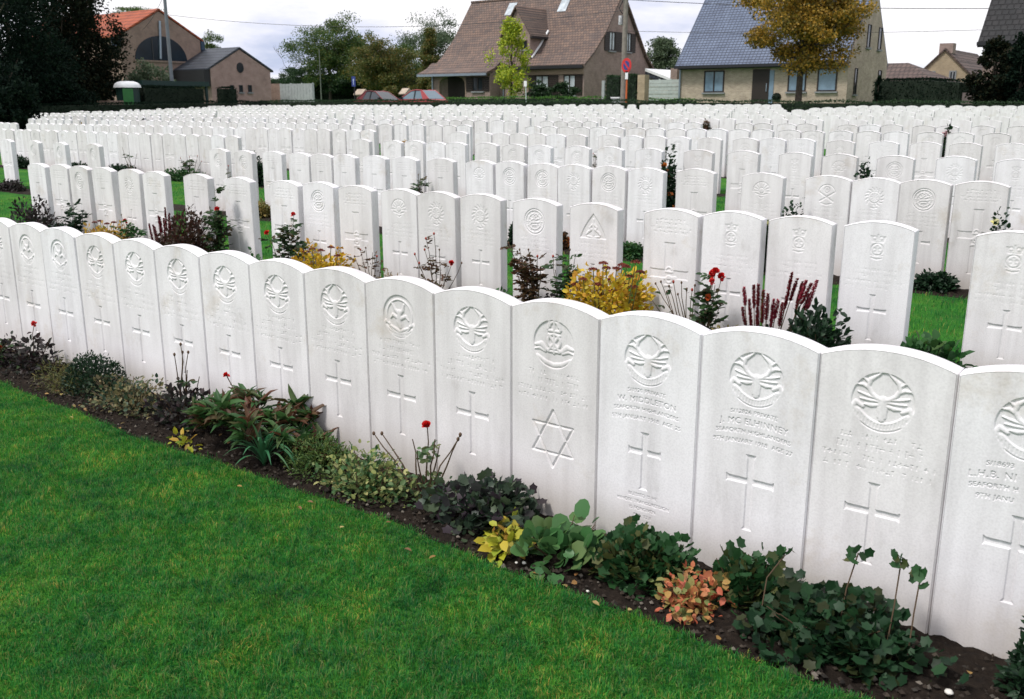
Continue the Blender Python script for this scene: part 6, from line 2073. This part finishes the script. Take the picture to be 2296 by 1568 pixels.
def wire(label, a, b, sag, r=.016):
    a = np.array(a, float); b = np.array(b, float)
    pts = [a + (b - a) * t + np.array([0, 0, -sag * 4 * t * (1 - t)]) for t in np.linspace(0, 1, 17)]
    o = MB().tube(pts, r, 5).build('power_line', M_DARKMETAL)
    tag(o, label, 'power line', 'overhead power lines')


Yw = 41.2
far_l = np.array([P2[0], P2[1], 0])


def wpt(px, py): return atY(px, py, Yw)


wire('upper wire sagging from the left pole to the concrete pole', np.array([P2[0], P2[1], 8.05]), np.array([P1[0], P1[1], z1 - .9]), .55)
wire('lower wire from the left pole towards the ridge of the brown house', np.array([P2[0], P2[1], 6.75]), np.array([P1[0], P1[1], z1 - 2.7]), .75, .012)
wire('wire running right from the concrete pole across the sky', np.array([P1[0], P1[1], z1 - 2.2]), wpt(2700, 12), .25)
wire('second fainter wire running right below the first one', np.array([P1[0], P1[1], z1 - 3.7]), wpt(2700, 46), .25, .010)
wire('wire rising from the red roof to the slim left pole', np.array([-61.5, 36.5, 6.6]), np.array([P2[0], P2[1], 7.9]), .25, .012)

# ------------------------------------------------------------------ parked cars
M_CARRED = plain('faded_red_paint', (.34, .055, .06), .4, var=.05)
M_CARDARK = plain('dark_red_paint', (.12, .010, .012), .3, var=.05)
M_GLASSC = plain('car_glass', (.13, .19, .23), .08, var=.1, scale=1)
M_GLASSCD = plain('dark_car_glass', (.05, .06, .07), .08, var=.2, scale=1)
M_TYRE = plain('tyre', (.012, .012, .012), .9)
M_LAMP = plain('lamp_lens', (.5, .5, .5), .1)
M_TAIL = plain('tail_lens', (.4, .01, .01), .2)


def car(label, x, y, head, paint, glass, hatch=True):
    """about 4 m long; nose towards -X when head is -1"""
    g = float(gz(y)) + .01
    root = empty('parked_car', (x, y, g), label, 'car', 'parked cars')
    W = .82
    def tr(px, py, pz): return (x + px * -head, y + py, g + pz)
    # lower body from cross sections along the length
    secs = [(-2.0, .62, .28, .60), (-1.9, .74, .24, .68), (-1.1, .82, .22, .84), (-.55, .83, .22, .90), (.9, .83, .22, .92), (1.7, .80, .24, .90), (1.92, .74, .28, .82), (1.98, .66, .34, .62)]
    vs, fs = [], []
    for (s, w_, z0, zt) in secs:
        vs += [tr(s, -w_ * .94, z0), tr(s, -w_, (z0 + zt) / 2), tr(s, -w_ * .93, zt), tr(s, w_ * .93, zt), tr(s, w_, (z0 + zt) / 2), tr(s, w_ * .94, z0)]
    n = 6
    for i in range(len(secs) - 1):
        for j in range(n):
            fs.append((i * n + j, i * n + (j + 1) % n, (i + 1) * n + (j + 1) % n, (i + 1) * n + j))
    fs += [tuple(range(6)), tuple(range((len(secs) - 1) * 6, len(secs) * 6))[::-1]]
    part(root, MB().add(vs, fs, False), 'body', paint)
    # cabin: pillars and roof
    lo = [(-.62, .90), (1.72, .90)]
    A = [(-.80, .88), (.02, 1.38), (.95, 1.42), (1.62, .92)]
    Wl, Wt = .77, .60
    cv = MB()
    def P_(i, s, k=1.0): 
        p = A[i]; w_ = (Wl if p[1] < 1.0 else Wt) * k
        return tr(p[0], s * w_, p[1])
    roof = [P_(1, -1), P_(2, -1), P_(2, 1), P_(1, 1)]
    mid = [tr(.45, -Wt * 1.02, 1.45), tr(.45, Wt * 1.02, 1.45)]
    cv.add([P_(1, -1), mid[0], P_(2, -1), P_(2, 1), mid[1], P_(1, 1)], [(0, 1, 4, 5), (1, 2, 3, 4)])
    part(root, cv, 'roof', paint)
    for sd in (-1, 1):
        pl = MB()
        pts = [P_(0, sd), P_(1, sd), mid[0 if sd < 0 else 1], P_(2, sd), P_(3, sd)]
        pl.tube(pts, .036, 6)
        part(root, pl, 'window_frame', paint)
        part(root, MB().tube([tr(.42, sd * Wl, .90), tr(.40, sd * Wt * 1.02, 1.43)], .045, 6), 'door_pillar', M_DARKMETAL)
        part(root, MB().add([tr(1.12, sd * Wl * 1.005, .9), tr(1.62, sd * Wl * 1.005, .92), tr(.97, sd * Wt * 1.03, 1.42), tr(.82, sd * Wt * 1.03, 1.42)], [(0, 1, 2, 3)]), 'rear_pillar', paint)
    for nm, idx in (('windscreen', (0, 1)), ('rear_window', (3, 2))):
        a, b = idx
        part(root, MB().add([P_(a, -1, .97), P_(a, 1, .97), P_(b, 1, .97), P_(b, -1, .97)], [(0, 1, 2, 3)]), nm, glass)
    for sd in (-1, 1):
        part(root, MB().add([tr(-.76, sd * Wl * .99, .9), tr(.40, sd * Wl * .99, .9), tr(.38, sd * Wt, 1.40), tr(.04, sd * Wt, 1.37)], [(0, 1, 2, 3)]), 'side_window', glass)
        part(root, MB().add([tr(.44, sd * Wl * .99, .9), tr(1.56, sd * Wl * .99, .92), tr(.93, sd * Wt, 1.40), tr(.42, sd * Wt, 1.41)], [(0, 1, 2, 3)]), 'side_window', glass)
        for wx in (-1.25, 1.25):
            wh = MB().tube([tr(wx, sd * .66, .30), tr(wx, sd * .845, .30)], .30, 18)
            wo = part(root, wh, 'wheel', M_TYRE)
            link_child(MB().tube([tr(wx, sd * .846, .30), tr(wx, sd * .855, .30)], .18, 14).build('rim', M_ZINC), wo)
        part(root, MB().box(*sorted((tr(-1.99, 0, 0)[0], tr(-1.93, 0, 0)[0])), *sorted((y + sd * .40, y + sd * .62)), g + .56, g + .66), 'headlight', M_LAMP)
        part(root, MB().box(*sorted((tr(1.99, 0, 0)[0], tr(1.95, 0, 0)[0])), *sorted((y + sd * .46, y + sd * .66)), g + .62, g + .80), 'tail_light', M_TAIL)
        part(root, MB().box(*sorted((tr(-.62, 0, 0)[0], tr(-.5, 0, 0)[0])), *sorted((y + sd * .80, y + sd * .96)), g + .90, g + 1.02), 'mirror', M_DARKMETAL)
    return root


car('faded red hatchback parked behind the hedge before the brown house porch', -41.05, 42.2, -1, M_CARRED, M_GLASSC)
car('dark red car parked behind the hedge left of the faded red one', -45.2, 43.3, 1, M_CARDARK, M_GLASSCD)

# ------------------------------------------------------------------ street
rd = MB().add([(-300, 39.5, 1.008), (300, 39.5, 1.008), (300, 44.1, 1.026), (-300, 44.1, 1.026)], [(0, 1, 2, 3)]).build('road', plain('asphalt', (.05, .05, .052), .9, var=.2, scale=30))
tag(rd, kind='structure')
kb = MB().box(-300, 300, 39.25, 39.48, .80, 1.12).box(-300, 300, 44.12, 44.35, .80, 1.15).build('kerb', M_CONC)
tag(kb, kind='structure')

# ------------------------------------------------------------------ sky and sun
SUN_DIR = unit(np.array([-.20, -.50, .90]))
W = bpy.data.worlds.new('World')
S.world = W
W.use_nodes = True
nt = W.node_tree
nt.nodes.clear()
out = N(nt, 'ShaderNodeOutputWorld')
sky = N(nt, 'ShaderNodeTexSky', sky_type='NISHITA')
sky.sun_disc = False
sky.sun_elevation = math.asin(SUN_DIR[2])
sky.sun_rotation = math.atan2(SUN_DIR[0], SUN_DIR[1])
bg1 = N(nt, 'ShaderNodeBackground'); bg1.inputs['Strength'].default_value = .12
nt.links.new(sky.outputs[0], bg1.inputs['Color'])
tc = N(nt, 'ShaderNodeTexCoord')
mp = N(nt, 'ShaderNodeMapping'); mp.inputs['Scale'].default_value = (1.0, 1.0, 3.4); mp.inputs['Location'].default_value = (.35, .1, .2)
nt.links.new(tc.outputs['Generated'], mp.inputs[0])
n1 = N(nt, 'ShaderNodeTexNoise'); n1.inputs['Scale'].default_value = 4.2; n1.inputs['Detail'].default_value = 8; n1.inputs['Roughness'].default_value = .58
nt.links.new(mp.outputs[0], n1.inputs['Vector'])
rc = ramp(nt, [(.30, (.50, .56, .74)), (.42, (.76, .78, .90)), (.55, (1.0, .985, 1.02))])
nt.links.new(n1.outputs['Fac'], rc.inputs[0])
bg2 = N(nt, 'ShaderNodeBackground'); bg2.inputs['Strength'].default_value = .93
nt.links.new(rc.outputs[0], bg2.inputs['Color'])
n2 = N(nt, 'ShaderNodeTexNoise'); n2.inputs['Scale'].default_value = 2.0; n2.inputs['Detail'].default_value = 5
nt.links.new(mp.outputs[0], n2.inputs['Vector'])
rf_ = ramp(nt, [(.30, (.45, .45, .45)), (.48, (1, 1, 1))])
nt.links.new(n2.outputs['Fac'], rf_.inputs[0])
mx = N(nt, 'ShaderNodeMixShader')
nt.links.new(rf_.outputs[0], mx.inputs[0]); nt.links.new(bg1.outputs[0], mx.inputs[1]); nt.links.new(bg2.outputs[0], mx.inputs[2])
nt.links.new(mx.outputs[0], out.inputs[0])
sl = bpy.data.lights.new('sun', 'SUN')
sl.energy = 2.5
sl.angle = math.radians(12)
sl.color = (1.0, .955, .90)
so = bpy.data.objects.new('sun', sl)
so.rotation_euler = Vector(SUN_DIR).to_track_quat('Z', 'Y').to_euler()
link(so)
S.view_settings.view_transform = 'Standard'
S.view_settings.look = 'None'
S.view_settings.exposure = 0.30
S.view_settings.gamma = 1.0
S.render.use_compositing = False
S.cycles.max_bounces = 6
S.cycles.diffuse_bounces = 3
S.cycles.transparent_max_bounces = 4
S.cycles.use_denoising = True
